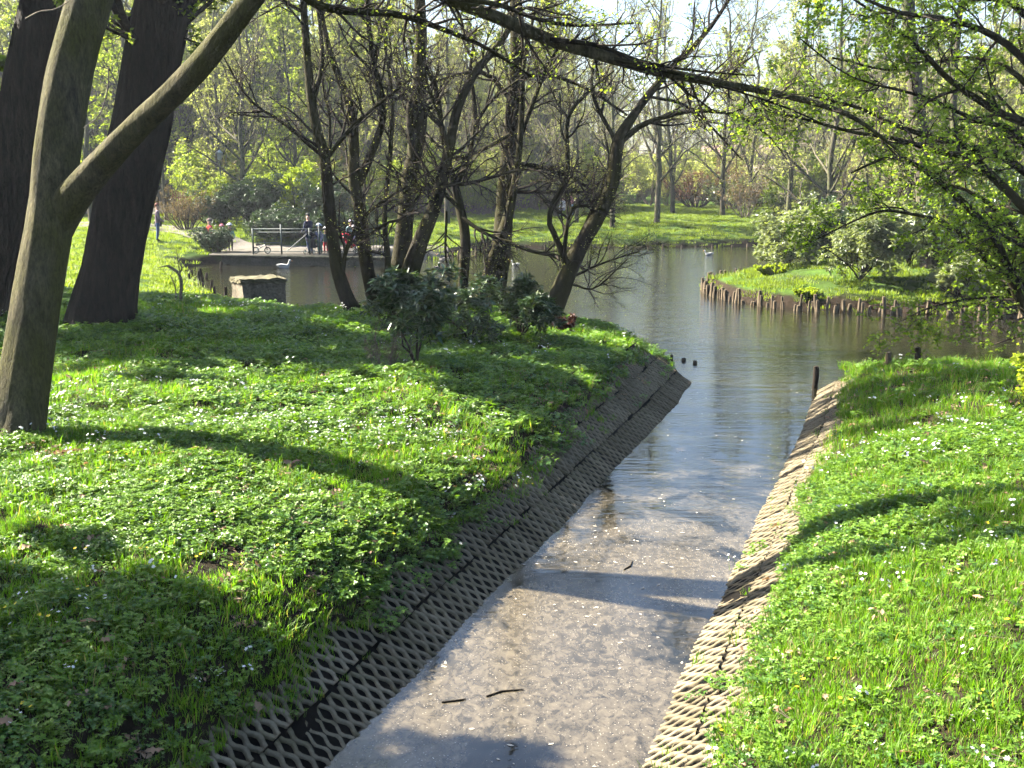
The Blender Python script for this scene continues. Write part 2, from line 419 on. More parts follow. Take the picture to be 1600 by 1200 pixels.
def inside(x, y, L):
    r = np.zeros(np.shape(x), bool); b = L[-1]
    for a in L:
        c = ((a[1] > y) != (b[1] > y)) & (x < (b[0] - a[0]) * (y - a[1]) / (b[1] - a[1] + 1e-12) + a[0]); r ^= c; b = a
    return r

SLOPE = math.tan(math.radians(33))
def edgeL(x, y): return np.interp(y, [4, 6, 11, 16, 20], [.24, .28, .34, .48, .66]) + .5 * (fbm(x, y, .7, 23) - .1)
def edgeR(x, y): return .38 + .40 * (fbm(x, y, .7, 23) - .05)
def height(x, y, full=False):
    x = np.asarray(x, float); y = np.asarray(y, float)
    dl, dr, dp = pdist(x, y, CLs), pdist(x, y, CRs), pdist(x, y, POND)
    wtr = inside(x, y, WATER)
    base = 1.12 + .10 * (fbm(x, y, 5, 3) - .5) + .015 * np.clip(y - 60, 0, 120) + .22 * np.clip((x - 2) / 6, 0, 1) * (y < 22)
    def canal(d, run, e):
        zt = run * SLOPE
        return np.where(d < run, d * SLOPE - .10 + .15 * smooth(e - .02, e + .2, d), zt + .05 + (base - zt - .05) * (1 - np.exp(-np.clip(d - run, 0, None) / 1.25)))
    zl = canal(dl, 1.02, edgeL(x, y)); zr = canal(dr, .66, edgeR(x, y))
    zp = .36 * smooth(0, .45, dp) * (.75 + .5 * vnoise(x, y, .9, 5)) + (base - .36) * (1 - np.exp(-np.clip(dp - .2, 0, None) / 3.5))
    z = np.minimum(np.minimum(zl, zr), zp)
    bumps = (fbm(x, y, 1.1, 11) - .5) * .16 + (fbm(x, y, .35, 17) - .5) * .06
    z = z + bumps * smooth(.9, 1.9, np.minimum(dl, dr + .4)) * smooth(.2, 1.2, dp)
    pz = smooth(-14.6, -13.4, x) * (1 - smooth(-4.4, -3.2, x)) * smooth(44, 45, y) * (1 - smooth(52.5, 55.5, y))
    z = z * (1 - pz) + np.minimum(z, .38) * pz
    dw = np.minimum(np.minimum(dl, dr), dp)
    z = np.where(wtr, -.14 - np.minimum(dw * .6, .6), np.maximum(z, -.14))
    if full: return z, dl, dr, dp, wtr
    return z
def hz(x, y): return float(height(np.array([x]), np.array([y]))[0])

def axis(segs):
    out = []
    for a, b, st in segs: out.append(np.arange(a, b, st))
    out.append(np.array([segs[-1][1]])); return np.concatenate(out)
gx = axis([(-300, -120, 30), (-120, -40, 6), (-40, -20, .7), (-20, -10, .3), (-10, 12, .13), (12, 30, .6), (30, 120, 5), (120, 300, 30)])
gy = axis([(-60, -4, 5), (-4, 3, .5), (3, 24, .13), (24, 56, .35), (56, 66, .5), (66, 130, 4), (130, 310, 20)])
X, Y = np.meshgrid(gx, gy)
Z = height(X, Y)
ii = np.arange(X.size).reshape(X.shape)
Q = np.stack([ii[:-1, :-1], ii[:-1, 1:], ii[1:, 1:], ii[1:, :-1]], -1).reshape(-1, 4)
structure(mk('ground', [(np.stack([X, Y, Z], -1).reshape(-1, 3), Q, 0)], M['ground']))
wx, wy = np.linspace(-45, 45, 40), np.linspace(-4, 75, 40)
WX, WY = np.meshgrid(wx, wy); wi = np.arange(WX.size).reshape(WX.shape)
structure(mk('water', [(np.stack([WX, WY, WX * 0], -1).reshape(-1, 3), np.stack([wi[:-1, :-1], wi[:-1, 1:], wi[1:, 1:], wi[1:, :-1]], -1).reshape(-1, 4), 0)], M['water']))

# ------------------------------------------------------------------ canal lining of openwork slabs
TW, TL = .34, .42                               # slab along the canal, slab up the slope
def slabmesh(seed):
    rng = np.random.default_rng(seed); nb = 4; p = TW / nb; A = p * .26; wb = p * .49; hb = .03; nseg = 15
    gs = []
    v = np.linspace(0, 1, nseg) * TL
    for i in range(nb):
        ph = math.pi * (i % 2)
        xc = (i + .5) * p - TW / 2 + A * np.cos(2 * math.pi * v / .168 + ph) + rng.normal(0, .0012, nseg)
        prof = [(-wb / 2, -hb), (-wb / 2, -.007), (-wb * .36, 0), (wb * .36, 0), (wb / 2, -.007), (wb / 2, -hb)]
        P = np.array([[[xc[k] + a, v[k] + .004, b + rng.normal(0, .0012)] for a, b in prof] for k in range(nseg)])
        n = len(prof); ix = np.arange(nseg * n).reshape(nseg, n)
        f = np.stack([ix[:-1, :-1], ix[:-1, 1:], ix[1:, 1:], ix[1:, :-1]], -1).reshape(-1, 4)
        caps = np.array([[ix[0, 0], ix[0, 1], ix[0, 4], ix[0, 5]], [ix[0, 1], ix[0, 2], ix[0, 3], ix[0, 4]],
                         [ix[-1, 5], ix[-1, 4], ix[-1, 1], ix[-1, 0]], [ix[-1, 4], ix[-1, 3], ix[-1, 2], ix[-1, 1]]])
        gs.append((P.reshape(-1, 3), np.concatenate([f, caps])))
    return mkmesh('paver_slab', [cat_groups(gs)], M['slab'], False)
slabs = [slabmesh(k) for k in range(4)]

def revetment(name, E_, side, tiers, label):
    # toe beam along the waterline carries the slabs
    E_ = np.asarray(E_); seg = np.linalg.norm(np.diff(E_, axis=0), axis=1); cum = np.concatenate([[0], np.cumsum(seg)])
    def pos(s_):
        return np.array([np.interp(s_, cum, E_[:, 0]), np.interp(s_, cum, E_[:, 1])])
    T_ = nrm(np.gradient(E_, axis=0)); Nn = np.stack([-T_[:, 1], T_[:, 0]], -1) * side
    rows = [(-.10, -.25), (-.10, -.03), (-.02, -.03), (-.02, -.25)]
    V = np.stack([np.concatenate([E_ + Nn * a, np.full((len(E_), 1), b)], 1) for a, b in rows], 1); ix = np.arange(len(E_) * 4).reshape(-1, 4)
    f = np.stack([ix[:-1], np.roll(ix[:-1], -1, 1), np.roll(ix[1:], -1, 1), ix[1:]], -1).reshape(-1, 4)
    al = math.radians(33); k = 0; reach = tiers * (TL + .016) + .02
    # soil bed under the slabs, the openings' shade painted in as near-black
    bd = [(-.12, -.10)] + [(u_ * math.cos(al) + .02 * math.sin(al), u_ * math.sin(al) - .02 * math.cos(al)) for u_ in np.linspace(0, reach, 5)] + [(reach * math.cos(al) + .1, reach * math.sin(al) - .2)]
    nb_ = len(bd); V2 = np.stack([np.concatenate([E_ + Nn * a, np.full((len(E_), 1), b)], 1) for a, b in bd], 1); i2 = np.arange(len(E_) * nb_).reshape(-1, nb_)
    f2 = np.stack([i2[:-1, :-1], i2[:-1, 1:], i2[1:, 1:], i2[1:, :-1]], -1).reshape(-1, 4)
    root = structure(mk(name, [(V.reshape(-1, 3), f, 0), (V2.reshape(-1, 3), f2, 1)], [M['slab'], M['bed_shade']], None, False)); root['label'] = label
    for tier in range(tiers):
        s_ = np.interp(2.0, E_[:, 1], cum) + (tier % 2) * TW * .25
        while s_ < cum[-1] - .1:
            p0 = pos(s_); t = pos(min(s_ + .1, cum[-1])) - pos(max(s_ - .1, 0)); t /= np.linalg.norm(t)
            n2 = np.array([-t[1], t[0]]) * side
            ex = Vector((t[0], t[1], 0)) * side; ey = Vector((n2[0] * math.cos(al), n2[1] * math.cos(al), math.sin(al)))
            ez = ex.cross(ey)
            up = -.05 + tier * (TL + .016) + random.gauss(0, .009)
            o3 = Vector((p0[0], p0[1], 0)) + ey * up + ez * (random.gauss(0, .004) + .004 * tier + .02 * (vnoise(s_, tier * 2, 1.3, 9) - .5)) + ex * random.gauss(0, .004)
            o = bpy.data.objects.new('paver_slab', slabs[k % 4]); COL.objects.link(o); o.parent = root
            mtx = Matrix((ex, ey, ez)).transposed().to_4x4()
            mtx = Matrix.Translation(o3) @ mtx @ Matrix.Rotation(random.gauss(0, .014), 4, 'X') @ Matrix.Rotation(random.gauss(0, .025), 4, 'Y') @ Matrix.Rotation(random.gauss(0, .012), 4, 'Z')
            o.matrix_local = mtx
            k += 1; s_ += TW
    return root
revetment('canal_bank_left', CLs, 1, 3, 'shaded canal side of openwork concrete slabs below the flowery lawn')
revetment('canal_bank_right', CRs, -1, 2, 'sunlit canal side of openwork concrete slabs below the right lawn')
# //PART2
# ------------------------------------------------------------------ trees
def stem(pts, Y, n=22, dY=0.0):
    """traced stem: (px, py, width px) rows at depth Y (drifting by dY to the tip) -> points, radii in metres"""
    q = np.array(pts, float); Ys = Y + (np.interp(np.linspace(0, 1, len(q)), *dY) if isinstance(dY, tuple) else dY * np.linspace(0, 1, len(q)))
    P = np.array([at(a, b, y) for (a, b, _), y in zip(q, Ys)]); R = q[:, 2] / 2 * Ys / F
    C = catmull(np.concatenate([P, R[:, None]], 1), n)
    return C[:, :3], np.maximum(C[:, 3], .003)

def trunkmesh(P, R, k=40, n=70, amp=.06, flare=0.0, seed=0, fr=(7, 1.1), lobes=5):
    C = catmull(np.concatenate([P, R[:, None]], 1), n); P, R = C[:, :3], C[:, 3]
    T = nrm(np.gradient(P, axis=0)); ref = np.array([0, 1., 0.])
    N = nrm(np.cross(T, ref)); B = np.cross(T, N); a = np.arange(k) / k * 2 * np.pi
    hgt = np.concatenate([[0], np.cumsum(np.linalg.norm(np.diff(P, axis=0), axis=1))])
    A, Hh = np.meshgrid(a, hgt)
    nx = np.cos(A) * fr[0] / 2; ny = np.sin(A) * fr[0] / 2
    d = vnoise(nx + Hh * .13, ny + Hh * fr[1], 1.0, seed) + .5 * vnoise(nx * 2.3, ny * 2.3 + Hh * fr[1] * 1.7, 1.0, seed + 1) - .75
    rr = R[:, None] * (1 + amp * d * 2)
    fl = flare * np.exp(-Hh / .38)
    rr = rr * (1 + fl * (1 + .45 * np.cos(lobes * A + seed)))
    V = P[:, None] + rr[..., None] * (np.cos(A)[..., None] * N[:, None] + np.sin(A)[..., None] * B[:, None])
    ix = np.arange(n * k).reshape(n, k)
    return V.reshape(-1, 3), np.stack([ix[:-1], np.roll(ix[:-1], -1, 1), np.roll(ix[1:], -1, 1), ix[1:]], -1).reshape(-1, 4)

def twigs(rng, P, R, spec, mats=None):
    """grow levels below polylines; spec rows: (per, trange, length, angle, npts, curl, trop, sides)"""
    out = []; L = None; cur, cr = P, R
    for (per, tr, ln, ang, npts, curl, trop, k) in spec:
        length = ln if L is None or ln > 0 else -ln * L
        if ln < 0: length = -ln * L
        cur, cr, L = spawn(rng, cur, cr, per, tr, length, ang, npts, curl, trop)
        out.append((cur, cr, k))
    return out

def crown_object(name, lv, leafpts, parent, twigm, leafm=None, leafsize=.05, aspect=.55, droop=.1, rng=RNG, up=.3):
    gs = []
    for P, R, k in lv:
        v, f = tubes(P, R, k); gs.append((v, f, 0))
    ms = [twigm]
    if leafm is not None and leafpts is not None:
        v, f = kites(rng, leafpts, leafsize, up=up, aspect=aspect, droop=droop); gs.append((v, f, 1)); ms.append(leafm)
    return mk(name, gs, ms, parent)

def rel(gs, o):                                   # shift world-space vertex groups to a thing's own origin
    return [(np.asarray(v) - np.array(o), f, m) for v, f, m in gs]

def traced_tree(name, label, stems, branches, base, spec, twigm, stemm, leafm=None, nleaf=3, leafsize=.04, seed=1, group=None, bspec=None, ltr=.2, droop=.1, stemk=10):
    """stems: list of (P,R) big trunks; branches: traced limbs; twigs grow from both"""
    rng = np.random.default_rng(seed)
    root = thing(name, label, 'tree', base, group=group)
    for P, R in stems:
        v, f = trunkmesh(P, R, 14, 44, .07, .35, seed, (5, 2.5), 3)
        mk('trunk', rel([(v, f, 0)], base), [stemm], root)
    for P, R in branches:
        v, f = tubes(P, R, 7, .05, rng); mk('limb', rel([(v, f, 0)], base), [stemm], root)
    lv = []; pts = []
    allp = [(P, R, spec) for P, R in stems] + [(P, R, bspec or spec) for P, R in branches]
    for P, R, sp_ in allp:
        t = twigs(rng, P[None], R[None], sp_); lv += t
        if leafm is not None:
            pts.append(along(rng, t[-1][0], nleaf, ltr)[0])
    gs = []
    for k in sorted({k for _, _, k in lv}):
        for n in sorted({P.shape[1] for P, _, kk in lv if kk == k}):
            PP = np.concatenate([P for P, _, kk in lv if kk == k and P.shape[1] == n]); RR = np.concatenate([R for P, R, kk in lv if kk == k and P.shape[1] == n])
            v, f = tubes(PP, RR, k); gs.append((v, f, 0))
    ms = [twigm]
    if leafm is not None:
        v, f = kites(rng, np.concatenate(pts), leafsize, up=.35, aspect=.6, droop=droop); gs.append((v, f, 1)); ms.append(leafm)
    mk('crown', rel(gs, base), ms, root)
    return root

# ---- smooth-barked forked tree in the left foreground
Yf = 11.07
fb = gp(22, 692, 1.1); fb[2] = hz(fb[0], fb[1])
FP, FR = stem([(16, 740, 92), (22, 692, 86), (38, 600, 78), (56, 480, 71), (78, 350, 70), (88, 240, 68), (108, 120, 66), (140, 0, 64), (168, -110, 60), (190, -230, 52), (235, -420, 40), (300, -640, 22)], Yf, 30, 2.2)
LP, LR = stem([(58, 440, 36), (74, 384, 52), (101, 326, 56), (150, 266, 45), (202, 210, 40), (262, 153, 38), (312, 103, 37), (347, 60, 36), (386, 8, 33), (440, -52, 29), (530, -86, 26), (620, -52, 23), (705, -2, 20), (780, 28, 19), (860, 62, 19), (960, 92, 17), (1040, 114, 15), (1130, 131, 12), (1240, 152, 10), (1330, 182, 7), (1400, 232, 4)], Yf + .75, 60, ((0, .12, .3, .45, 1), (.05, .05, -.85, -1.2, -.2)))
root = thing('forked_tree', 'smooth greenish-barked forked tree, its limb arching over the canal', 'tree', fb)
v, f = trunkmesh(FP, FR, 48, 200, .06, .34, 3, (6, 1.3)); mk('trunk', rel([(v, f, 0)], fb), [M['smooth']], root)
v, f = trunkmesh(LP, LR, 28, 260, .06, 0, 5, (4, 2.2)); lo = mk('limb', rel([(v, f, 0)], fb), [M['smooth']], root)
# bark collar round the fork and the stub of a lost branch
v, f = trunkmesh(*stem([(76, 372, 52), (94, 330, 58), (112, 300, 52), (128, 286, 40)], Yf + .02, 12), 24, 20, .06, 0, 9); COLL = (v, f) #, rel([(v, f, 0)], fb), [M['smooth']], lo)
v, f = tubes(*stem([(316, 96, 20), (330, 90, 17), (341, 86, 13), (344, 85, 2)], 11.05, 8), 9); mk('branch_stub', rel([(v, f, 0)], fb), [M['smooth']], lo)
fbr = [stem(p, y, 16, dy) for p, y, dy in [
    ([(440, -52, 20), (480, 0, 17), (540, 17, 16), (620, 22, 14), (690, 45, 11), (760, 75, 8), (830, 120, 5)], 10.6, .8),
    ([(860, 62, 11), (930, 70, 9), (1010, 98, 7), (1100, 112, 5), (1180, 118, 3)], 10.95, .4),
    ([(700, -5, 12), (780, 8, 10), (840, 30, 8), (900, 40, 6), (990, 36, 4)], 10.75, .3),
    ([(960, 92, 8), (1030, 108, 7), (1110, 130, 5), (1220, 165, 4), (1300, 200, 3)], 11.05, .3),
    ([(168, -110, 30), (260, -220, 22), (380, -300, 15), (520, -340, 8)], 11.6, -.6), ([(190, -230, 26), (120, -340, 18), (40, -420, 10)], 12, .8)]]
fbr = [(P, R * .75) for P, R in fbr]
for P, R in fbr:
    v, f = tubes(P, R, 8, .04); mk('limb', rel([(v, f, 0)], fb), [M['stem']], root)
rng = np.random.default_rng(21)
lv = twigs(rng, LP[26:][None], LR[26:][None], [(42, (.1, 1), .75, 1.0, 7, .20, .05, 4), (5, (.2, 1), .38, .8, 5, .22, .02, 3), (3, (.2, 1), .18, .8, 4, .2, 0, 3)])
pale = twigs(rng, LP[30:50][None], LR[30:50][None], [(26, (.1, 1), .5, .9, 8, .28, .12, 4), (2, (.3, 1), .2, .9, 4, .25, .1, 3)])
for P, R in fbr: lv += twigs(rng, P[None], R[None], [(16, (.2, 1), .7, .9, 6, .2, .04, 4), (5, (.2, 1), .36, .8, 5, .22, .02, 3), (3, (.2, 1), .2, .8, 4, .2, 0, 3)])
gs = [(*tubes(P, R, k), 0) for P, R, k in lv] + [(*tubes(P, R, k), 1) for P, R, k in pale]
lp = np.concatenate([along(rng, P, 2, .4)[0] for P, R, k in lv if P.shape[1] == 4])
gs.append((*kites(rng, lp, .035, .3, .6), 2))
mk('crown', rel(gs, fb), [M['twig'], M['twigpale'], M['leaf_fresh']], root)
for q, y in (([(40, 30, 3), (62, 18, 2.4), (85, 15, 2), (108, 2, 1.2)], 10.9), ([(170, 105, 2.4), (168, 140, 2), (155, 180, 2), (130, 200, 1.2)], 11.3), ([(215, 205, 2.4), (232, 198, 2), (243, 186, 1.2)], 11.3)):
    P, R = stem(q, y, 9); mk('twig', rel([(*tubes(P, R, 5, .1), 0)], fb), [M['twigpale']], root)

# ---- the two dark old trunks
def oldtree(label, base, st, Y, dY, seed, spread=6.0, leafm=None, nleaf=3, flare=.42):
    P, R = stem(st, Y, 30, dY); base = (base[0], base[1], base[2])
    root = thing('old_tree', label, 'tree', base, group='old dark-barked trees on the left lawn')
    v, f = trunkmesh(P, R, 56, 110, .075, flare, seed, (9, .9), 5); mk('trunk', rel([(v, f, 0)], base), [M['oak']], root)
    rng = np.random.default_rng(seed)
    lv = twigs(rng, P[None], R[None], [(17, (.52, 1), spread, .95, 9, .12, .05, 7), (8, (.15, 1), -.42, .8, 7, .16, .04, 4), (7, (.15, 1), -.45, .8, 5, .2, .02, 3), (4, (.2, 1), -.5, .8, 4, .2, 0, 3)])
    gs = [(*tubes(P_, R_, k), 0) for P_, R_, k in lv]; ms = [M['twig']]
    if leafm: gs.append((*kites(rng, along(rng, lv[-1][0], nleaf, .2)[0], .09, .3, .6), 1)); ms.append(leafm)
    mk('crown', rel(gs, base), ms, root)
    return root
ob = gp(160, 507, 1.05); ob[2] = hz(ob[0], ob[1])
oldtree('thick black trunk with flared roots behind the forked tree', ob, [(158, 560, 112), (160, 507, 106), (166, 460, 92), (178, 400, 85), (196, 300, 84), (218, 200, 84), (235, 100, 83), (255, 0, 82), (285, -130, 76), (310, -300, 64), (330, -520, 48), (340, -760, 30)], ob[1], 0, 31, 6.0, M['leaf_fresh'], 4)
ob2 = gp(-40, 500, 1.05); ob2[2] = hz(ob2[0], ob2[1])
oldtree('thick black leaning trunk cut by the left picture edge', ob2, [(-60, 560, 100), (-40, 500, 92), (-10, 400, 86), (14, 300, 86), (36, 200, 84), (58, 100, 82), (80, 0, 80), (105, -130, 72), (130, -320, 60), (150, -540, 44), (160, -800, 26)], ob2[1], 0, 32, 6.0, M['leaf_fresh'], 4)

# ---- stems by the pond
SP = [(13, (.36, 1), 1.9, .85, 9, .15, .05, 4), (7, (.3, 1), .8, .8, 6, .18, .0, 3), (4, (.3, 1), .4, .8, 4, .2, -.02, 3)]
BSP = [(12, (.2, 1), 1.4, .8, 8, .15, .04, 4), (7, (.3, 1), .65, .8, 5, .18, .0, 3), (4, (.3, 1), .34, .8, 4, .2, -.02, 3)]
def pondtree(label, stems_, branches_, seed):
    stems_ = [(P_, R_ * .88) for P_, R_ in stems_]; branches_ = [(P_, R_ * .85) for P_, R_ in branches_]
    b = np.array(stems_[0][0][0]); b = np.array([b[0], b[1], 0.]); b[2] = hz(b[0], b[1])
    return traced_tree('pond_tree', label, stems_, branches_, b, SP, M['twig'], M['stem'], M['leaf_pale'], 1, .032, seed, 'slender dark trees at the pond edge', BSP, .5)
pondtree('slender black tree curving up from the lawn edge beside the concrete block',
         [stem([(572, 520, 40), (560, 497, 33), (545, 474, 26), (530, 430, 24), (522, 390, 22), (513, 310, 21), (508, 250, 20), (492, 190, 17), (483, 120, 15), (478, 60, 13), (474, 0, 12), (470, -90, 10), (480, -220, 6)], 25.0, 26)],
         [stem([(510, 250, 9), (530, 222, 8), (560, 190, 7), (595, 160, 6), (640, 125, 4)], 25, 10, -.6), stem([(508, 247, 8), (480, 224, 7), (440, 190, 6), (400, 165, 5), (372, 130, 4), (350, 90, 3)], 25, 12, .5),
          stem([(490, 158, 9), (503, 100, 8), (500, 40, 7), (490, -30, 5)], 25, 10, .5), stem([(533, 440, 13), (540, 395, 8), (560, 350, 7), (590, 320, 6), (640, 290, 4)], 25, 10, -.4), stem([(475, 20, 7), (420, -10, 6), (360, -20, 4)], 25, 8, .2),
          stem([(514, 245, 6), (515, 180, 5), (505, 140, 4), (503, 60, 3)], 25.2, 8, .3)], 41)
pondtree('clump of several mossy stems spreading from one base in mid lawn',
         [stem([(606, 515, 44), (612, 488, 36), (622, 440, 34), (632, 360, 30), (640, 280, 28), (655, 200, 26), (655, 120, 24), (658, 50, 21), (655, -30, 18), (660, -150, 11), (670, -260, 6)], 25.8, 26),
          stem([(594, 515, 34), (588, 485, 26), (578, 440, 24), (568, 380, 24), (562, 320, 23), (553, 280, 21), (552, 200, 18), (545, 160, 16), (525, 110, 13), (510, 60, 10), (498, -10, 8), (490, -120, 5)], 25.6, 26),
          stem([(610, 515, 40), (620, 484, 32), (640, 430, 33), (656, 380, 28), (680, 320, 24), (700, 240, 18), (715, 170, 16), (745, 110, 14), (775, 75, 12), (802, 30, 9), (820, -50, 6)], 25.4, 26),
          stem([(598, 510, 20), (592, 482, 16), (606, 420, 12), (601, 340, 9), (609, 250, 8), (613, 160, 6), (600, 60, 4)], 25.2, 20)],
         [stem([(561, 288, 16), (580, 240, 15), (598, 190, 13), (595, 140, 12), (582, 90, 10), (575, 20, 8), (572, -70, 5)], 25.6, 14, -.5), stem([(596, 175, 9), (585, 110, 8), (590, 70, 6), (610, 20, 5)], 25.4, 8, -.3),
          stem([(645, 250, 14), (640, 170, 12), (652, 125, 8), (640, 60, 5)], 25.5, 10, .8), stem([(660, 300, 9), (630, 340, 6), (600, 350, 5), (560, 380, 3)], 25.2, 8, -1.0),
          stem([(700, 240, 9), (690, 190, 7), (670, 140, 6), (660, 90, 4)], 25.3, 8, -.5), stem([(690, 290, 9), (740, 285, 7), (800, 268, 5), (850, 262, 3)], 25.3, 9, -.8)], 42)
pondtree('slim dark tree forking twice between the mossy clump and the thick pond trunk',
         [stem([(728, 520, 24), (727, 490, 20), (724, 440, 18), (727, 370, 18), (718, 322, 16), (710, 290, 14), (698, 245, 10), (690, 200, 9), (684, 150, 7), (660, 90, 5), (640, 20, 4)], 25.9, 22)],
         [stem([(713, 290, 12), (730, 250, 10), (742, 200, 9), (740, 150, 8), (735, 105, 6), (745, 40, 4)], 25.9, 12, .4), stem([(742, 196, 7), (765, 160, 6), (792, 138, 5), (830, 110, 3)], 25.9, 8, -.5),
          stem([(722, 330, 9), (690, 300, 7), (660, 295, 5), (640, 310, 3)], 25.8, 8, -.6), stem([(722, 340, 8), (750, 360, 7), (775, 372, 5), (800, 378, 4)], 25.8, 8, -.6), stem([(698, 330, 5), (696, 400, 4), (705, 430, 3)], 25.4, 6, 0)], 43)
pondtree('thickest pond-side trunk standing behind the rhododendron, lit on its left side',
         [stem([(770, 530, 48), (772, 488, 41), (776, 440, 38), (785, 380, 34), (790, 300, 30), (797, 220, 27), (805, 140, 26), (808, 80, 24), (806, 0, 22), (800, -120, 15), (790, -260, 8)], 26.6, 26),
          stem([(738, 520, 28), (745, 488, 22), (760, 440, 20), (775, 390, 20), (792, 345, 18), (803, 295, 14), (812, 230, 11), (816, 150, 9), (820, 90, 7), (840, 0, 4)], 26.0, 22)],
         [stem([(803, 240, 10), (835, 155, 8), (852, 112, 7), (880, 60, 4)], 26.2, 9, -.5), stem([(800, 160, 8), (760, 115, 9), (700, 120, 6), (640, 150, 4)], 26.6, 9, .6), stem([(806, 120, 10), (860, 118, 8), (920, 140, 6), (980, 180, 4)], 26.5, 9, .6),
          stem([(800, 255, 10), (850, 262, 8), (900, 280, 6), (960, 330, 3)], 26.4, 9, .9), stem([(793, 300, 8), (860, 300, 6), (930, 300, 4)], 26.4, 8, -.7), stem([(795, 380, 8), (840, 395, 7), (880, 402, 5), (930, 430, 2)], 26.3, 8, -.6), stem([(797, 210, 8), (740, 240, 6), (690, 250, 4)], 26.3, 8, -.6)], 44)
pondtree('black tree leaning far right over the water at the lawn tip',
         [stem([(852, 530, 46), (862, 492, 37), (876, 455, 34), (890, 420, 30), (915, 370, 27), (940, 330, 25), (958, 280, 24), (966, 222, 22), (990, 180, 15), (1020, 140, 13), (1050, 105, 11), (1078, 78, 9), (1112, 40, 7), (1145, -10, 5), (1190, -80, 3)], 25.2, 28)],
         [stem([(966, 225, 12), (1000, 197, 11), (1040, 182, 9), (1090, 173, 8), (1150, 180, 6), (1200, 212, 4), (1230, 250, 2)], 25.2, 14, -.8), stem([(886, 412, 13), (868, 370, 11), (858, 345, 10), (865, 315, 9), (880, 290, 8), (888, 260, 8), (885, 200, 8), (896, 168, 7), (926, 138, 5), (960, 110, 3)], 25.0, 16, -.3),
          stem([(882, 402, 9), (884, 370, 8), (891, 330, 7), (905, 322, 7), (926, 322, 6)], 24.9, 10, 0), stem([(905, 385, 18), (922, 345, 16), (940, 300, 14), (956, 256, 12)], 25.5, 10, .1), stem([(960, 215, 8), (930, 160, 7), (925, 120, 5), (935, 60, 3)], 25.3, 9, .5),
          stem([(1010, 150, 6), (1080, 170, 5), (1160, 250, 3)], 25.2, 8, .7), stem([(900, 430, 6), (940, 412, 4), (1000, 392, 2.5)], 25.2, 8, -.5), stem([(896, 445, 5), (930, 450, 3.5), (980, 405, 2)], 25.0, 8, -.8)], 45)

# ---- leafy tree on the right bank reaching in from outside the frame
rb = gp(1715, 575, .95); rb[2] = hz(rb[0], rb[1]); Yr = rb[1]
RS = [stem([(1715, 620, 60), (1712, 575, 52), (1690, 470, 44), (1665, 380, 38), (1650, 270, 34), (1630, 120, 28), (1610, -30, 22), (1590, -180, 14), (1570, -330, 7)], Yr, 26, -.5)]
RB = [stem([(1672, 410, 20), (1600, 325, 15), (1545, 270, 13), (1515, 246, 12), (1470, 238, 10), (1400, 217, 7), (1330, 206, 5), (1250, 184, 4), (1175, 170, 2.5)], Yr, 20, -1.2),
      stem([(1655, 310, 16), (1600, 268, 12), (1560, 242, 11), (1480, 222, 9), (1410, 200, 7), (1340, 168, 5), (1260, 148, 3)], Yr, 18, -.4),
      stem([(1700, 520, 26), (1640, 520, 20), (1600, 482, 16), (1575, 420, 14), (1552, 368, 12), (1500, 312, 10), (1450, 270, 8), (1415, 250, 6), (1380, 248, 5), (1330, 270, 3)], Yr, 20, -1.0),
      stem([(1660, 450, 12), (1600, 440, 9), (1545, 410, 8), (1485, 352, 6), (1420, 334, 5), (1375, 330, 4), (1320, 352, 3), (1255, 385, 2)], Yr, 18, -.8),
      stem([(1640, 200, 16), (1570, 180, 12), (1490, 130, 9), (1440, 80, 7), (1380, 30, 5), (1320, -10, 3)], Yr, 16, -.5),
      stem([(1630, 120, 14), (1560, 60, 10), (1480, 30, 8), (1400, 18, 6), (1300, -25, 3)], Yr, 16, -1.2),
      stem([(1640, 180, 12), (1580, 110, 8), (1500, 90, 6), (1400, 110, 4), (1300, 90, 3)], Yr, 16, .9),
      stem([(1660, 330, 12), (1590, 210, 9), (1530, 190, 7), (1440, 150, 5), (1330, 120, 3), (1250, 60, 2)], Yr, 16, .5),
      stem([(1690, 490, 9), (1590, 465, 5), (1510, 468, 4), (1450, 482, 3), (1405, 503, 2)], Yr, 14, -.9),
      stem([(1680, 440, 12), (1610, 390, 9), (1560, 330, 7), (1490, 290, 5), (1400, 290, 3)], Yr, 14, .8),
      stem([(1620, 40, 12), (1560, -10, 9), (1480, -40, 7), (1380, -60, 5), (1260, -50, 3)], Yr, 14, .2),
      stem([(1690, 470, 10), (1640, 420, 8), (1590, 380, 6), (1540, 360, 4), (1500, 380, 3)], Yr, 12, -1.4)]
RSP = [(15, (.1, 1), .95, .85, 7, .17, .0, 4), (7, (.1, 1), .48, .8, 5, .2, -.02, 3), (4, (.15, 1), .26, .8, 4, .2, -.03, 3)]
traced_tree('leafy_tree', 'tree in fresh green leaf reaching in from the right edge above the water', RS, RB, rb, [(10, (.3, 1), 1.2, .9, 7, .17, .03, 4)] + RSP[1:], M['twig'], M['stem'], M['leaf_right'], 5, .058, 51, None, RSP, .1, .15)

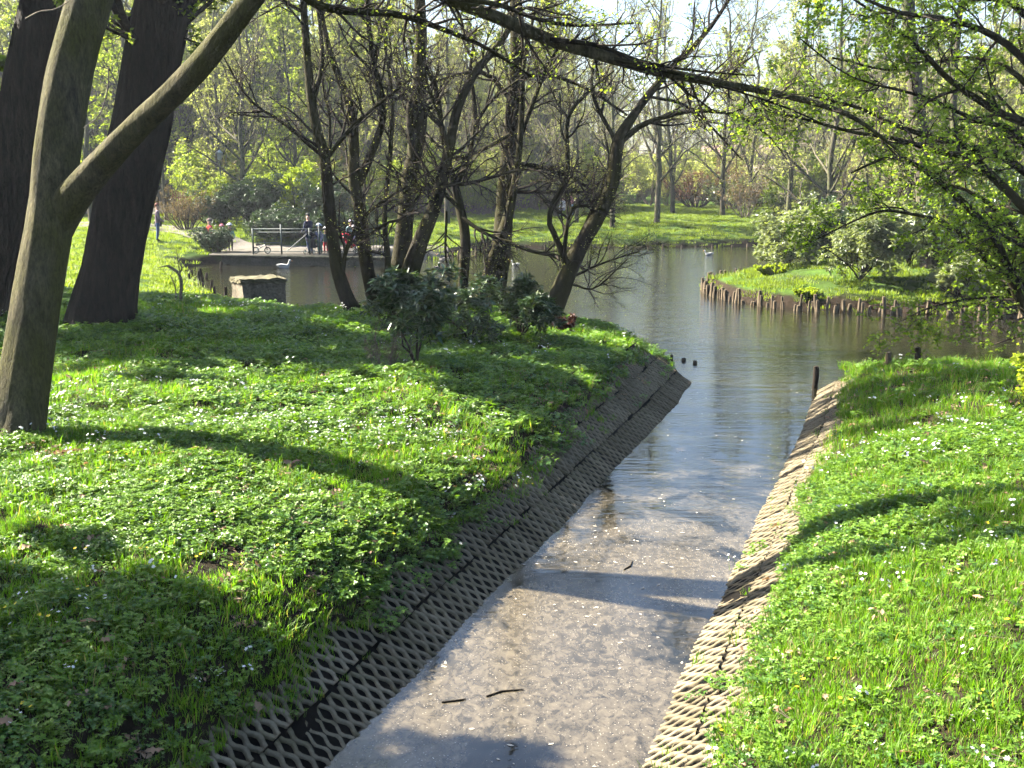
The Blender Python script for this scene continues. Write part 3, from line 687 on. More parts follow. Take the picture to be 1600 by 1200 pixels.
# ---- background trees: a few kinds, copied
def bgkind(seed, h, r0, leafm=None, nleaf=2, leafsize=.13, lean=0.0, t0=.22, per=16, twigm='twig', trunkm='fartrunk', spread=.36, up=.07):
    rng = np.random.default_rng(seed)
    zz = np.linspace(-.4, h, 14); wob = np.cumsum(rng.normal(0, .20, (14, 2)), 0) * (zz / h)[:, None]
    P = np.stack([wob[:, 0] + lean * zz, wob[:, 1], zz], 1); R = r0 * (1 - .85 * np.clip(zz / h, 0, 1)) + .02
    tv, tf = trunkmesh(P, R, 10, 30, .08, .4, seed, (5, 1.2), 4)
    L1 = spawn(rng, P[None], R[None], per, (t0, .98), h * spread, .75, 9, .13, up, .55)
    L2 = spawn(rng, L1[0], L1[1], 8, (.12, 1), L1[2] * .42, .75, 6, .16, .04)
    L3 = spawn(rng, L2[0], L2[1], 6, (.12, 1), L2[2] * .5, .75, 5, .2, .02, rmin=.008)
    L4 = spawn(rng, L3[0], L3[1], 4, (.15, 1), L3[2] * .55, .75, 3, .2, .0, rmin=.006)
    trunk = [(tv, tf, 0), (*tubes(L1[0], L1[1], 6), 0)]
    crown = [(*tubes(L2[0], L2[1], 4), 0), (*tubes(L3[0], L3[1], 3), 0), (*tubes(L4[0], L4[1], 3), 0)]
    ms = [M[twigm]]
    if leafm:
        lp = along(rng, L4[0], nleaf, .1)[0]
        crown.append((*kites(rng, lp, leafsize, .3, .65), 1)); ms.append(M[leafm])
    tm = mkmesh('trunk', trunk, [M[trunkm]]); cm = mkmesh('crown', crown, ms)
    allm = mkmesh('wood_tree', [(v, f, m + 1 if k >= 2 else 0) for k, (v, f, m) in enumerate(trunk + crown)], [M[trunkm]] + ms)
    return tm, cm, allm
KIND = {
    'bare': bgkind(61, 17, .20, 'leaf_pale', 1, .07, t0=.12, per=22, twigm='twigpale'),
    'bare2': bgkind(62, 15, .16, 'leaf_pale', 3, .085, .02, t0=.08, per=20, twigm='twigpale'),
    'pale': bgkind(63, 15, .16, 'leaf_pale', 5, .10, -.02, t0=.06, per=22, twigm='twigpale'),
    'green': bgkind(64, 15, .19, 'leaf_fresh', 5, .12, .01, t0=.06, per=20),
    'yellow': bgkind(65, 14, .18, 'leaf_yellow', 4, .11, .02, t0=.06, per=20),
    'slim': bgkind(66, 13, .12, 'leaf_pale', 2, .08, .01, t0=.12, per=14, spread=.24, up=.12),
    'shade': bgkind(67, 15, .30, 'leaf_fresh', 9, .24, .0, t0=.28, per=20),
}
def bg(kind, x, y, label, group, sc=1.0, rz=None, name='park_tree'):
    tm, cm, _ = KIND[kind]
    r = thing(name, label, 'tree', (x, y, hz(x, y) - .05), random.random() * 6.28 if rz is None else rz, group); r.scale = (sc,) * 3
    link('trunk', tm, r); link('crown', cm, r); return r
ORD = ['first', 'second', 'third', 'fourth', 'fifth', 'sixth', 'seventh', 'eighth', 'ninth', 'tenth', 'eleventh', 'twelfth', 'thirteenth', 'fourteenth', 'fifteenth', 'sixteenth']
ADJ = {'bare': 'bare dark-twigged tree', 'bare2': 'bare pale-twigged tree', 'pale': 'pale green budding tree', 'green': 'fresh green leafing tree', 'yellow': 'yellow-green leafing tree', 'slim': 'slim straight young tree', 'shade': 'leafy tree'}
def row(items, where, group):
    items = sorted(items, key=lambda t: t[0])
    for i, (p, y, kind, sc) in enumerate(items):
        x = (p - 800) / F * y
        bg(kind, x, y, '%s, %s from left in row %s' % (ADJ[kind], ORD[i], where), group, sc)
row([(60, 70, 'green', 1.0), (150, 64, 'yellow', .9), (205, 78, 'green', 1.1), (238, 62, 'slim', .75), (266, 66, 'slim', .8), (300, 84, 'green', 1.1), (345, 72, 'pale', .9), (388, 64, 'bare', .78), (425, 78, 'pale', 1.0), (470, 70, 'green', .8), (515, 80, 'pale', 1.0), (560, 70, 'bare2', .9), (600, 86, 'pale', 1.1)],
    'behind the pier', 'trees behind the pier')
row([(650, 72, 'bare2', .9), (700, 64, 'bare', .75), (745, 80, 'pale', .95), (800, 68, 'bare2', .85), (868, 72, 'bare', .85), (900, 66, 'slim', .9), (955, 63, 'bare', .7), (1024, 66, 'bare', .85), (1048, 74, 'bare2', .9), (1125, 72, 'bare', .8), (1165, 82, 'bare2', 1.0)],
    'on the far lawn', 'trees on the far lawn')
row([(1225, 58, 'slim', 1.2), (1290, 52, 'bare', .8), (1350, 60, 'pale', .9), (1400, 50, 'bare2', .8), (1520, 48, 'pale', .8), (1570, 56, 'bare', .9), (1640, 44, 'green', .8)],
    'behind the right spit', 'trees on the right spit')
# trees outside the left edge that shade the lawn and the near bank
for k, (x, y, sc) in enumerate([(-15.0, 21.0, .78), (-15.5, 26.0, .9), (-19.0, 31.0, .9), (-9.8, 8.6, .66), (-11.6, 20.6, .6), (-13.2, 23.4, .72)]):
    bg('shade', x, y, ['leafy tree beyond the left edge shading the lawn', 'leafy tree beyond the left edge behind the oaks', 'leafy tree farthest beyond the left edge', 'leafy tree beyond the left edge nearest the viewer', 'small leafy tree beyond the left edge level with the oaks', 'middle-sized leafy tree beyond the left edge by the far oak'][k], 'shade trees beyond the left edge', sc)
# trunks on the right spit
def spittree(label, pts, Y, seed):
    P, R = stem(pts, Y, 20, .6); b = np.array([P[1][0], P[1][1], hz(P[1][0], P[1][1])])
    traced_tree('spit_tree', label, [(P, R)], [], b, [(16, (.3, 1), 2.6, .9, 8, .15, .03, 4), (7, (.15, 1), 1.1, .8, 6, .2, 0, 3), (4, (.15, 1), .5, .8, 4, .2, 0, 3)], M['twig'], M['fartrunk'], M['leaf_right'], 2, .07, seed, 'trunks on the right spit', None)
spittree('stout dark trunk among the rhododendrons on the right spit', [(1462, 430, 44), (1458, 408, 36), (1448, 330, 28), (1440, 250, 26), (1432, 160, 24), (1420, 40, 20), (1415, -120, 14), (1400, -300, 7)], 35, 71)
spittree('thin pale-lit trunk beside the stout dark one on the right spit', [(1486, 430, 18), (1485, 405, 15), (1488, 330, 13), (1492, 250, 12), (1490, 140, 10), (1500, 20, 8), (1510, -120, 5)], 34.3, 72)

# ---- instanced masses (things nobody could count)
def instancer(name, P, ROT, SC, ID, temps, label, cat=None):
    """one object: a point mesh whose points carry copies of unlinked template meshes"""
    me = bpy.data.meshes.new(name); me.vertices.add(len(P)); me.vertices.foreach_set('co', np.asarray(P, np.float32).ravel())
    for nm, ty, arr in (('rot', 'FLOAT_VECTOR', np.asarray(ROT, np.float32)), ('scl', 'FLOAT', np.asarray(SC, np.float32)), ('idx', 'INT', np.asarray(ID, np.int32))):
        a = me.attributes.new(nm, ty, 'POINT'); a.data.foreach_set('vector' if ty == 'FLOAT_VECTOR' else 'value', arr.ravel())
    o = link(name, me); stuff(o, label, cat)
    ng = bpy.data.node_groups.new(name, 'GeometryNodeTree')
    ng.interface.new_socket('Geometry', in_out='INPUT', socket_type='NodeSocketGeometry'); ng.interface.new_socket('Geometry', in_out='OUTPUT', socket_type='NodeSocketGeometry')
    N = ng.nodes; L = ng.links; gi = N.new('NodeGroupInput'); go = N.new('NodeGroupOutput'); jn = N.new('GeometryNodeJoinGeometry')
    def attr(nm, ty):
        a = N.new('GeometryNodeInputNamedAttribute'); a.data_type = ty; a.inputs[0].default_value = nm; return a.outputs[0]
    ra, sa, ia = attr('rot', 'FLOAT_VECTOR'), attr('scl', 'FLOAT'), attr('idx', 'INT')
    for k, t in enumerate(temps):
        ob = bpy.data.objects.new(t.name, t)
        oi = N.new('GeometryNodeObjectInfo'); oi.inputs[0].default_value = ob; oi.inputs[1].default_value = True
        cp = N.new('FunctionNodeCompare'); cp.data_type = 'INT'; cp.operation = 'EQUAL'
        ins = [s for s in cp.inputs if s.type == 'INT']; L.new(ia, ins[0]); ins[1].default_value = k
        ip = N.new('GeometryNodeInstanceOnPoints'); L.new(gi.outputs[0], ip.inputs['Points']); L.new(cp.outputs[0], ip.inputs['Selection'])
        L.new(oi.outputs['Geometry'], ip.inputs['Instance'])
        er = N.new('FunctionNodeEulerToRotation'); L.new(ra, er.inputs[0]); L.new(er.outputs[0], ip.inputs['Rotation']); L.new(sa, ip.inputs['Scale'])
        L.new(ip.outputs[0], jn.inputs[0])
    L.new(jn.outputs[0], go.inputs[0])
    md = o.modifiers.new('scatter', 'NODES'); md.node_group = ng
    return o

# far wood closing the view
rng = np.random.default_rng(81)
n = 560
fy = 80 + 85 * rng.random(n); fx = (rng.random(n) * 2 - 1) * fy * .62
keep = ~((fx / fy > .06) & (fx / fy < .26) & (rng.random(n) < .5))
fx, fy = fx[keep], fy[keep]; n = len(fx)
kid = np.where(fx / fy < -.08, rng.choice([2, 3, 3, 4, 0], n), rng.choice([0, 1, 1, 2, 2], n))
instancer('distant_wood', np.stack([fx, fy, height(fx, fy)], 1), np.stack([fx * 0, fx * 0, rng.random(n) * 6.28], 1), .6 + .38 * rng.random(n) + .3 * (fx / fy < -.1), kid, [KIND[k][2] for k in ('bare', 'bare2', 'pale', 'green', 'yellow')], 'distant spring wood closing the view behind the park', 'wood')
# //PART3
# ------------------------------------------------------------------ shrubs
def spot(px_, py_, z0=.6):
    z = z0
    for _ in range(6):
        p = gp(px_, py_, z); z = hz(p[0], p[1])
    return np.array([p[0], p[1], z])

def dsp(px_, Y_, zmin=-9): x_ = (px_ - 800) / F * Y_; return np.array([x_, Y_, max(hz(x_, Y_), zmin)])

def rhodo(label, base, r, h, seed, leafm, nst=9, twl=3, leaf=.13, group=None, name='rhododendron_bush', whorl=8, low=.1, aspect=.34):
    rng = np.random.default_rng(seed); base = np.array(base, float)
    a = rng.random(nst) * 6.28; out = (.35 + .65 * rng.random(nst)) * r * .85; n = 8; t = np.linspace(0, 1, n)
    P = np.stack([np.outer(np.cos(a) * out, t ** 1.15), np.outer(np.sin(a) * out, t ** 1.15), np.outer(h * (.55 + .45 * rng.random(nst)) * (1.1 - .35 * (out / r)), t ** .8) - .05], -1) + rng.normal(0, .035, (nst, n, 3)) * t[None, :, None]
    R = np.linspace(.022, .008, n)[None] * np.ones((nst, 1)) * (r / 1.2) ** .5
    L1 = spawn(rng, P, R, 7, (low + .1, 1), r * .55, .8, 6, .2, .1); L2 = spawn(rng, L1[0], L1[1], 5, (.2, 1), r * .3, .8, 5, .22, .08)
    L3 = spawn(rng, L2[0], L2[1], 2, (.3, 1), r * .18, .7, 3, .2, .05)
    tips = np.concatenate([L1[0][:, -1], L2[0][:, -1], L3[0][:, -1]]); td = nrm(np.concatenate([L1[0][:, -1] - L1[0][:, -2], L2[0][:, -1] - L2[0][:, -2], L3[0][:, -1] - L3[0][:, -2]]))
    tips = tips[tips[:, 2] > .05 * h]; td = td[:len(tips)]
    C = np.repeat(tips, whorl, 0); rd = nrm(np.cross(np.repeat(td, whorl, 0), rng.standard_normal((len(C), 3))))
    v, f = kites(rng, C, leaf, up=.75, aspect=aspect, droop=.25, D=rd * 1.6 + np.repeat(td, whorl, 0) * .5)
    root = thing(name, label, 'shrub', base, 0, group)
    mk('branches', [(*tubes(P, R, 6), 0), (*tubes(L1[0], L1[1], 4), 0), (*tubes(L2[0], L2[1], 3), 0), (*tubes(L3[0], L3[1], 3), 0)], [M['twig']], root)
    mk('foliage', [(v, f, 0)], [leafm], root)
    return root

def bush(label, base, r, h, seed, leafm, leafsize=.06, nst=16, nleaf=3, twigm='twig', name='bush', group=None, up=.12, spreadlow=.3):
    """many thin stems from the root, twigs, small leaves"""
    rng = np.random.default_rng(seed); a = rng.random(nst) * 6.28; out = r * (.2 + .8 * rng.random(nst)); n = 8; t = np.linspace(0, 1, n)
    hh = h * (.6 + .4 * rng.random(nst))
    P = np.stack([np.outer(np.cos(a) * out, t ** (1 - spreadlow)) + .1 * r * np.cos(a)[:, None], np.outer(np.sin(a) * out, t ** (1 - spreadlow)), np.outer(hh, t) - .05], -1) + rng.normal(0, .04 * r, (nst, n, 3)) * t[None, :, None]
    R = np.linspace(.018, .005, n)[None] * np.ones((nst, 1)) * max(r, .5)
    L1 = spawn(rng, P, R, 7, (.2, 1), h * .34, .6, 6, .2, up); L2 = spawn(rng, L1[0], L1[1], 5, (.2, 1), h * .17, .7, 4, .2, .03)
    L3 = spawn(rng, L2[0], L2[1], 3, (.2, 1), h * .09, .7, 3, .2, .0)
    root = thing(name, label, 'shrub', base, 0, group)
    mk('branches', [(*tubes(P, R, 5), 0), (*tubes(L1[0], L1[1], 3), 0), (*tubes(L2[0], L2[1], 3), 0), (*tubes(L3[0], L3[1], 3), 0)], [M[twigm]], root)
    if leafm is not None:
        lp = np.concatenate([along(rng, L3[0], nleaf, .1)[0], along(rng, L2[0], nleaf, .3)[0]])
        mk('foliage', [(*kites(rng, lp, leafsize, .35, .65), 0)], [leafm], root)
    return root

# rhododendrons between the pond trees and the lawn
rhodo('large dark rhododendron with bare lower stems in the middle of the lawn', spot(650, 577), .95, 1.45, 101, M['leaf_rhodo'], 4, 3, .14, 'dark rhododendrons on the lawn', low=.45, whorl=5)
rhodo('leggy dark rhododendron in front of the mossy stem clump', spot(735, 540), .95, 1.05, 102, M['leaf_rhodo'], 4, 3, .13, 'dark rhododendrons on the lawn', whorl=4, low=.35)
rhodo('low dark rhododendron at the foot of the thickest pond trunk', spot(812, 530), .85, 1.0, 103, M['leaf_rhodo'], 6, 3, .13, 'dark rhododendrons on the lawn', whorl=6, low=.25)
rhodo('upright dark rhododendron against the mossy stem clump', spot(628, 500), .5, 1.15, 104, M['leaf_rhodo'], 4, 3, .16, 'dark rhododendrons on the lawn')
bush('small red-leaved shoot cluster at the foot of the leaning tree', spot(880, 520), .28, .36, 105, leafmat('shoot_red', (.045, .012, .01), (.09, .028, .02), .2), .06, 9, 3, name='red_shoots')
bush('leafless thin shrub with pale canes left of the large dark rhododendron', spot(600, 588), .5, .85, 106, None, twigm='twigpale', name='bare_shrub', nst=11)
# the right spit
rhodo('rounded pale-leaved rhododendron on the tip of the right spit', spot(1232, 418), 1.75, 2.3, 111, M['leaf_rhodo_pale'], 12, 3, .15, 'rhododendrons on the right spit', whorl=10, low=0)
rhodo('wide silvery rhododendron in the middle of the right spit', spot(1345, 424), 1.95, 2.1, 112, M['leaf_rhodo_pale'], 13, 3, .15, 'rhododendrons on the right spit', whorl=10, low=0)
rhodo('silvery rhododendron in front of the stout dark trunk', spot(1420, 415), 1.4, 1.9, 113, M['leaf_rhodo_pale'], 10, 3, .15, 'rhododendrons on the right spit', whorl=9, low=0)
rhodo('tall dark rhododendron behind the silvery ones near the right edge', spot(1545, 428), 2.0, 3.0, 114, M['leaf_rhodo'], 14, 3, .16, 'rhododendrons on the right spit', whorl=10, low=0)
rhodo('small pale rhododendron low beside the thin trunk on the spit', spot(1500, 440), 1.0, 1.1, 115, M['leaf_rhodo_pale'], 9, 3, .13, 'rhododendrons on the right spit', low=0)
rhodo('dark rhododendron far back on the right spit behind the rounded one', spot(1300, 395), 1.6, 2.2, 116, M['leaf_rhodo'], 12, 3, .16, 'rhododendrons on the right spit', whorl=9, low=0)
bush('yellow-green bush in fresh leaf at the right end of the spit', spot(1590, 455), 1.1, 1.9, 117, M['leaf_right'], .09, 18, 4, name='leafing_bush')
bush('leafing hazel-like bush overhanging the water between spit trunks', spot(1500, 415), 1.4, 2.6, 118, M['leaf_fresh'], .08, 18, 3, name='leafing_bush')
for k, (a, b, r_, h_) in enumerate([(1205, 437, .55, .35), (1420, 448, .5, .3), (1330, 447, .45, .35), (1262, 436, .4, .25)]):
    bush('%s bright green ground-hugging tuft from the left along the spit' % ['first', 'fourth', 'third', 'second'][k], spot(a, b), r_, h_, 120 + k, M['leaf_yellow'], .05, 26, 5, name='cushion_plant', group='bright cushions on the spit', spreadlow=.5)
# right bank
bush('bare twiggy shrub on the far corner of the right bank', spot(1535, 562), .75, 1.0, 131, None, nst=9, name='bare_shrub')
bush('single dark cane shrub left of the bare twiggy one on the right bank', spot(1492, 563), .18, .95, 132, None, nst=3, name='bare_shrub')
bush('yellow-leaved sprig bush cut by the right edge on the bank', spot(1640, 640), .5, .75, 133, M['leaf_yellow'], .06, 10, 3, name='leafing_bush')
# beside the path at the left
bush('brown budding bush beside the woman on the path', dsp(296, 57), 1.5, 2.1, 141, M['leaf_brown'], .05, 26, 2, name='brown_bush')
bush('thin leafless shrub beside the big dark trunk on the path edge', dsp(226, 57), .8, 1.8, 142, None, nst=8, name='bare_shrub')
rhodo('broad dark evergreen bush behind the children', dsp(352, 59), 1.7, 1.9, 143, M['leaf_dark'], 12, 3, .16, 'evergreens behind the pier', whorl=9, low=0)
rhodo('tall dark evergreen bush behind the pier path', dsp(395, 60), 2.1, 2.6, 144, M['leaf_dark'], 13, 3, .17, 'evergreens behind the pier', whorl=9, low=0)
rhodo('dark evergreen bush behind the adult in navy at the railing', dsp(505, 60), 2.0, 2.7, 146, M['leaf_dark'], 13, 3, .17, 'evergreens behind the pier', whorl=9, low=0)
rhodo('low dark hedge-like bush behind the railing', dsp(452, 57), 1.4, 1.1, 147, M['leaf_dark'], 12, 3, .13, 'evergreens behind the pier', whorl=9, low=0)
for k, (a, b) in enumerate([(428, 54.2), (474, 54.4), (520, 54.6), (566, 54.8)]):
    rhodo('low clipped dark shrub behind the railing, %s from the left' % ORD[k], dsp(a, b), 1.25, 1.05, 171 + k, M['leaf_dark'], 12, 3, .13, 'low shrubs behind the railing', whorl=9, low=0)
bush('glowing yellow-green bush behind the pier', dsp(466, 63), 1.7, 3.1, 145, M['leaf_yellow'], .12, 28, 4, name='yellow_bush')
bush('dense dark rounded bush on the water edge below the children', dsp(337, 49.6), .95, 1.15, 148, M['leaf_dark'], .05, 40, 3, name='dark_bush')
bush('green bush with forsythia-like flecks left of the tall evergreen', dsp(330, 63), 1.6, 2.6, 149, M['leaf_fresh'], .08, 20, 3, name='leafing_bush')
# far lawn
bush('red-brown leafless bush on the far lawn', spot(1085, 372), 2.4, 3.0, 151, M['leaf_red'], .07, 26, 2, name='red_bush')
bush('dull brown thicket round the trunks on the far lawn', spot(845, 376), 2.4, 3.4, 152, M['leaf_brown'], .07, 26, 2, name='brown_bush', twigm='twigpale')
bush('grey-green low bush at a trunk foot on the far lawn', spot(948, 375), .9, 1.1, 153, M['leaf_pale'], .07, 16, 3, name='leafing_bush')
bush('grey-green bush near the far shore behind the spit tip', spot(1140, 374), 2.0, 2.0, 154, M['leaf_rhodo_pale'], .10, 20, 3, name='leafing_bush')
bush('pale green bush on the grassy point right of the pier', spot(640, 384), 1.6, 2.2, 155, M['leaf_fresh'], .08, 20, 3, name='leafing_bush')
bush('second pale green bush behind the slim forked tree', spot(745, 378), 2.2, 2.4, 156, M['leaf_pale'], .08, 22, 3, name='leafing_bush')
# sapling with a hooked top near the concrete block
sb = spot(282, 474); sY = sb[1]
root = thing('sapling', 'thin young sapling with a hooked top left of the concrete block', 'tree', sb)
ST = [stem([(282, 480, 5), (283, 455, 5), (283, 440, 5), (279, 427, 5), (270, 420, 4.5), (262, 415, 4)], sY, 14)]
for q in ([(279, 428, 3), (284, 420, 2.5), (281, 410, 2)], [(275, 478, 2.5), (274, 450, 2), (266, 430, 1.5)], [(262, 415, 2.5), (248, 418, 1.5)], [(283, 440, 2), (278, 405, 1.5), (275, 390, 1)]): ST.append(stem(q, sY, 10))
for P, R in ST: mk('stem', rel([(*tubes(P, R, 6), 0)], sb), [M['twigpale']], root)
rng = np.random.default_rng(5)
lp = np.concatenate([along(rng, P[None], 14, .2)[0] for P, R in ST]) + rng.normal(0, .04, (70, 3))
_b = mk('buds', rel([(*kites(rng, lp, .035, .3, .6), 0)], sb), [M['leaf_pale']], root); _b['kind'] = 'stuff'

# ------------------------------------------------------------------ lawn: grass, herbs, flowers (uncountable)
def tuftmesh(name, seed, nb, rad, h0, h1, w, m):
    rng = np.random.default_rng(seed); a = rng.random(nb) * 6.28; r = rad * np.sqrt(rng.random(nb))
    b = np.stack([r * np.cos(a), r * np.sin(a), np.full(nb, -.012)], 1); az = a + rng.normal(0, .9, nb); h = h0 + (h1 - h0) * rng.random(nb)
    ln = h * (.15 + .75 * rng.random(nb)); d = np.stack([np.cos(az), np.sin(az), az * 0], 1); sd = np.stack([-np.sin(az), np.cos(az), az * 0], 1)
    mid = b + d * (ln * .35)[:, None] + np.array([0, 0, 1]) * (h * .62)[:, None]; tip = b + d * ln[:, None] + np.array([0, 0, 1]) * h[:, None]
    ww = w * (.7 + .6 * rng.random(nb))[:, None]
    V = np.stack([b - sd * ww / 2, b + sd * ww / 2, mid + sd * ww * .4, mid - sd * ww * .4, tip], 1).reshape(-1, 3); i = np.arange(nb)[:, None] * 5
    return mkmesh(name, [(V, np.concatenate([i + np.array([0, 1, 2]), i + np.array([0, 2, 3]), i + np.array([3, 2, 4])]), 0)], m)

def herbmesh(name, seed, n, rad, h, s, m, lobes=3, stalks=True):
    """carpet plant: stalks carrying a fan of lobed leaflets"""
    rng = np.random.default_rng(seed); a = rng.random(n) * 6.28; r = rad * np.sqrt(rng.random(n))
    hh = h * (.35 + .65 * rng.random(n)); c = np.stack([r * np.cos(a), r * np.sin(a), hh], 1)
    V = []; Fs = []; o = 0
    tilt = rng.normal(0, .35, (n, 2))
    for k in range(n):
        nr = np.array([tilt[k, 0], tilt[k, 1], 1.]); nr /= np.linalg.norm(nr); e1 = np.cross(nr, [0, 1, .1]); e1 /= np.linalg.norm(e1); e2 = np.cross(nr, e1); az0 = rng.random() * 6.28
        for j in range(lobes):
            az = az0 + j * 6.28 / lobes + rng.normal(0, .2); L = s * (.75 + .5 * rng.random()); d = math.cos(az) * e1 + math.sin(az) * e2; q = np.cross(nr, d)
            wd = L * (.34 if lobes > 3 else .46)
            V += [c[k], c[k] + d * L * .55 - q * wd + nr * L * .06, c[k] + d * L * .95 - q * wd * .45, c[k] + d * L + nr * -L * .12, c[k] + d * L * .95 + q * wd * .45, c[k] + d * L * .55 + q * wd + nr * L * .06]
            Fs += [[o, o + 3, o + 2, o + 1], [o, o + 5, o + 4, o + 3]]; o += 6
    g = [(np.array(V), np.array(Fs), 0)]
    P = np.stack([np.stack([c[:, 0] * .8, c[:, 1] * .8, c[:, 2] * 0 - .01], 1), c], 1); g.append((*tubes(P, np.full((n, 2), .0014), 3), 0))
    return mkmesh(name, g, m)

def flowermesh(name, seed, n, rad, h, s, pm, petals=6, cup=.35):
    rng = np.random.default_rng(seed); V = []; Fs = []; o = 0; pts = []
    for k in range(n):
        a = rng.random() * 6.28; r = rad * math.sqrt(rng.random()); c = np.array([r * math.cos(a), r * math.sin(a), h * (.75 + .4 * rng.random())]); pts.append(c)
        nr = np.array([rng.normal(-.25, .3), rng.normal(0, .3), 1.]); nr /= np.linalg.norm(nr); e1 = np.cross(nr, [0, 1, .1]); e1 /= np.linalg.norm(e1); e2 = np.cross(nr, e1)
        for j in range(petals):
            az = j * 6.28 / petals; d = math.cos(az) * e1 + math.sin(az) * e2; q = np.cross(nr, d); L = s * (.9 + .2 * rng.random())
            V += [c, c + d * L * .6 - q * L * .3 + nr * L * cup * .5, c + d * L + nr * L * cup, c + d * L * .6 + q * L * .3 + nr * L * cup * .5]; Fs.append([o, o + 3, o + 2, o + 1]); o += 4
    P = np.array([[[c[0] * .9, c[1] * .9, 0], c] for c in pts])
    return mkmesh(name, [(np.array(V), np.array(Fs), 0), (*tubes(P, np.full((n, 2), .0013), 3), 1)], [pm, M['herb']])

def deadmesh(name, seed):
    rng = np.random.default_rng(seed); n = 9; t = np.linspace(0, 1, n); w = .5 * np.sin(np.pi * (t * .92 + .04)) * (1 + .45 * np.cos(np.arange(n) * math.pi)) * .52; L = .10
    up = .02 * np.sin(t * 3 + rng.random() * 3)
    l = np.stack([t * L, -w * L, up + .018 * rng.random(n)], 1); c = np.stack([t * L, t * 0, up], 1); r = np.stack([t * L, w * L, up + .018 * rng.random(n)], 1)
    V = np.stack([l, c, r], 1).reshape(-1, 3); ix = np.arange(n * 3).reshape(n, 3)
    return mkmesh(name, [(V, np.stack([ix[:-1, :-1], ix[:-1, 1:], ix[1:, 1:], ix[1:, :-1]], -1).reshape(-1, 4), 0)], M['deadleaf'])

def scatter(n, y0, y1, seed, slope=.60, pad=1.2):
    rng = np.random.default_rng(seed); y = np.sqrt(y0 ** 2 + (y1 ** 2 - y0 ** 2) * rng.random(n)); x = (rng.random(n) * 2 - 1) * (slope * y + pad)
    z, dl, dr, dp, wt = height(x, y, True)
    z = np.where(~wt & (y < 20.5), np.maximum(z, np.where(dl < 1.0, dl * SLOPE - .02, np.where(dr < .7, dr * SLOPE - .02, -9))), z)
    return rng, x, y, z, dl, dr, dp, wt
def edge_ok(rng, x, y, dl, dr, dp, wt):
    nz = fbm(x, y, .7, 23); canal = (y < 21)
    okl = (dl > edgeL(x, y)) | ((dl > .3) & (rng.random(len(x)) < .06)); okr = (dr > edgeR(x, y)) | ((dr > .1) & (rng.random(len(x)) < .03))
    return ~wt & okl & okr & (dp > .08) & ~((y > 45.2) & (y < 53.5) & (x > -13.3) & (x < -4.6))
def lay(sel, x, y, z, rng, sc, tilt=.12):
    n = sel.sum(); return np.stack([x[sel], y[sel], z[sel]], 1), np.stack([rng.normal(0, tilt, n), rng.normal(0, tilt, n), rng.random(n) * 6.28], 1), sc * (.65 + .7 * rng.random(n))

GT = [tuftmesh('grass_tuft', s_, 28, .075, .03, .075, .005, M['grass']) for s_ in (1, 2, 3)] + [tuftmesh('grass_tuft', 4, 22, .06, .07, .14, .005, M['grass'])]
GF = [tuftmesh('grass_clump', s_, 60, .32, .05, .14, .02, M['grassfar']) for s_ in (5, 6)]
HB = [herbmesh('herb_patch', s_, 20, .11, .075, .023, M['herb' if s_ % 2 else 'herbdark'], 3) for s_ in (1, 2, 3)] + [herbmesh('herb_patch', 4, 11, .09, .10, .029, M['herb'], 5), herbmesh('herb_patch', 5, 13, .10, .06, .031, M['herbdark'], 2)]
FW = [flowermesh('white_flower', s_, 3, .10, .11, .014, M['petal']) for s_ in (1, 2)]
FY = [flowermesh('yellow_flower', 3, 2, .05, .09, .014, M['petal_y'], 8), flowermesh('violet_flower', 4, 3, .04, .10, .013, M['petal_v'], 5)]

PP = [[], [], [], []]
def push(k, *a): PP[k].append(a)
# near and middle lawns
for (n, y0, y1, seed, sc) in ((30000, 3.2, 12.5, 201, 1.0), (46000, 12.5, 29, 202, 1.35)):
    rng, x, y, z, dl, dr, dp, wt = scatter(n, y0, y1, seed)
    ok = edge_ok(rng, x, y, dl, dr, dp, wt)
    hm = fbm(x, y, 1.5, 31); left = dl < dr
    grassp = np.where(left, np.clip(.45 + 2.6 * (hm - .5), .08, 1), np.clip(.62 + 2.0 * (hm - .5), .1, 1))
    grassp = np.where(left & (y > 12.5), grassp * .75, grassp); grassp = np.where(~left & (y > 12.2), .92, grassp)
    bare = fbm(x, y, .8, 37) + rng.normal(0, .05, n) < np.where(left & (y < 13), .15 + .11 * np.exp(-((dl - 1.5) / .5) ** 2), .14)
    sel = ok & ~bare & (rng.random(n) < grassp); a = lay(sel, x, y, z, rng, sc); push(0, *a, rng.choice([0, 0, 0, 1, 1, 1, 2, 2, 2, 3], sel.sum()))
for (n, y0, y1, seed, sc) in ((30000, 3.2, 12.5, 211, .74), (34000, 12.5, 29, 212, 1.2)):
    rng, x, y, z, dl, dr, dp, wt = scatter(n, y0, y1, seed)
    ok = edge_ok(rng, x, y, dl, dr, dp, wt); hm = fbm(x, y, 1.5, 31); left = dl < dr
    hp = np.where(left, np.clip(.62 - 2.6 * (hm - .5), .06, 1), np.clip(.55 - 1.8 * (hm - .5), .08, 1)); hp = np.where(~left & (y > 12.2), .07, hp)
    bare = fbm(x, y, .8, 37) + rng.normal(0, .05, n) < np.where(left & (y < 13), .13 + .12 * np.exp(-((dl - 1.5) / .5) ** 2), .13)
    sel = ok & ~bare & (rng.random(n) < hp); push(1, *lay(sel, x, y, z, rng, sc), rng.choice(5, sel.sum(), p=[.24, .24, .2, .2, .12]))
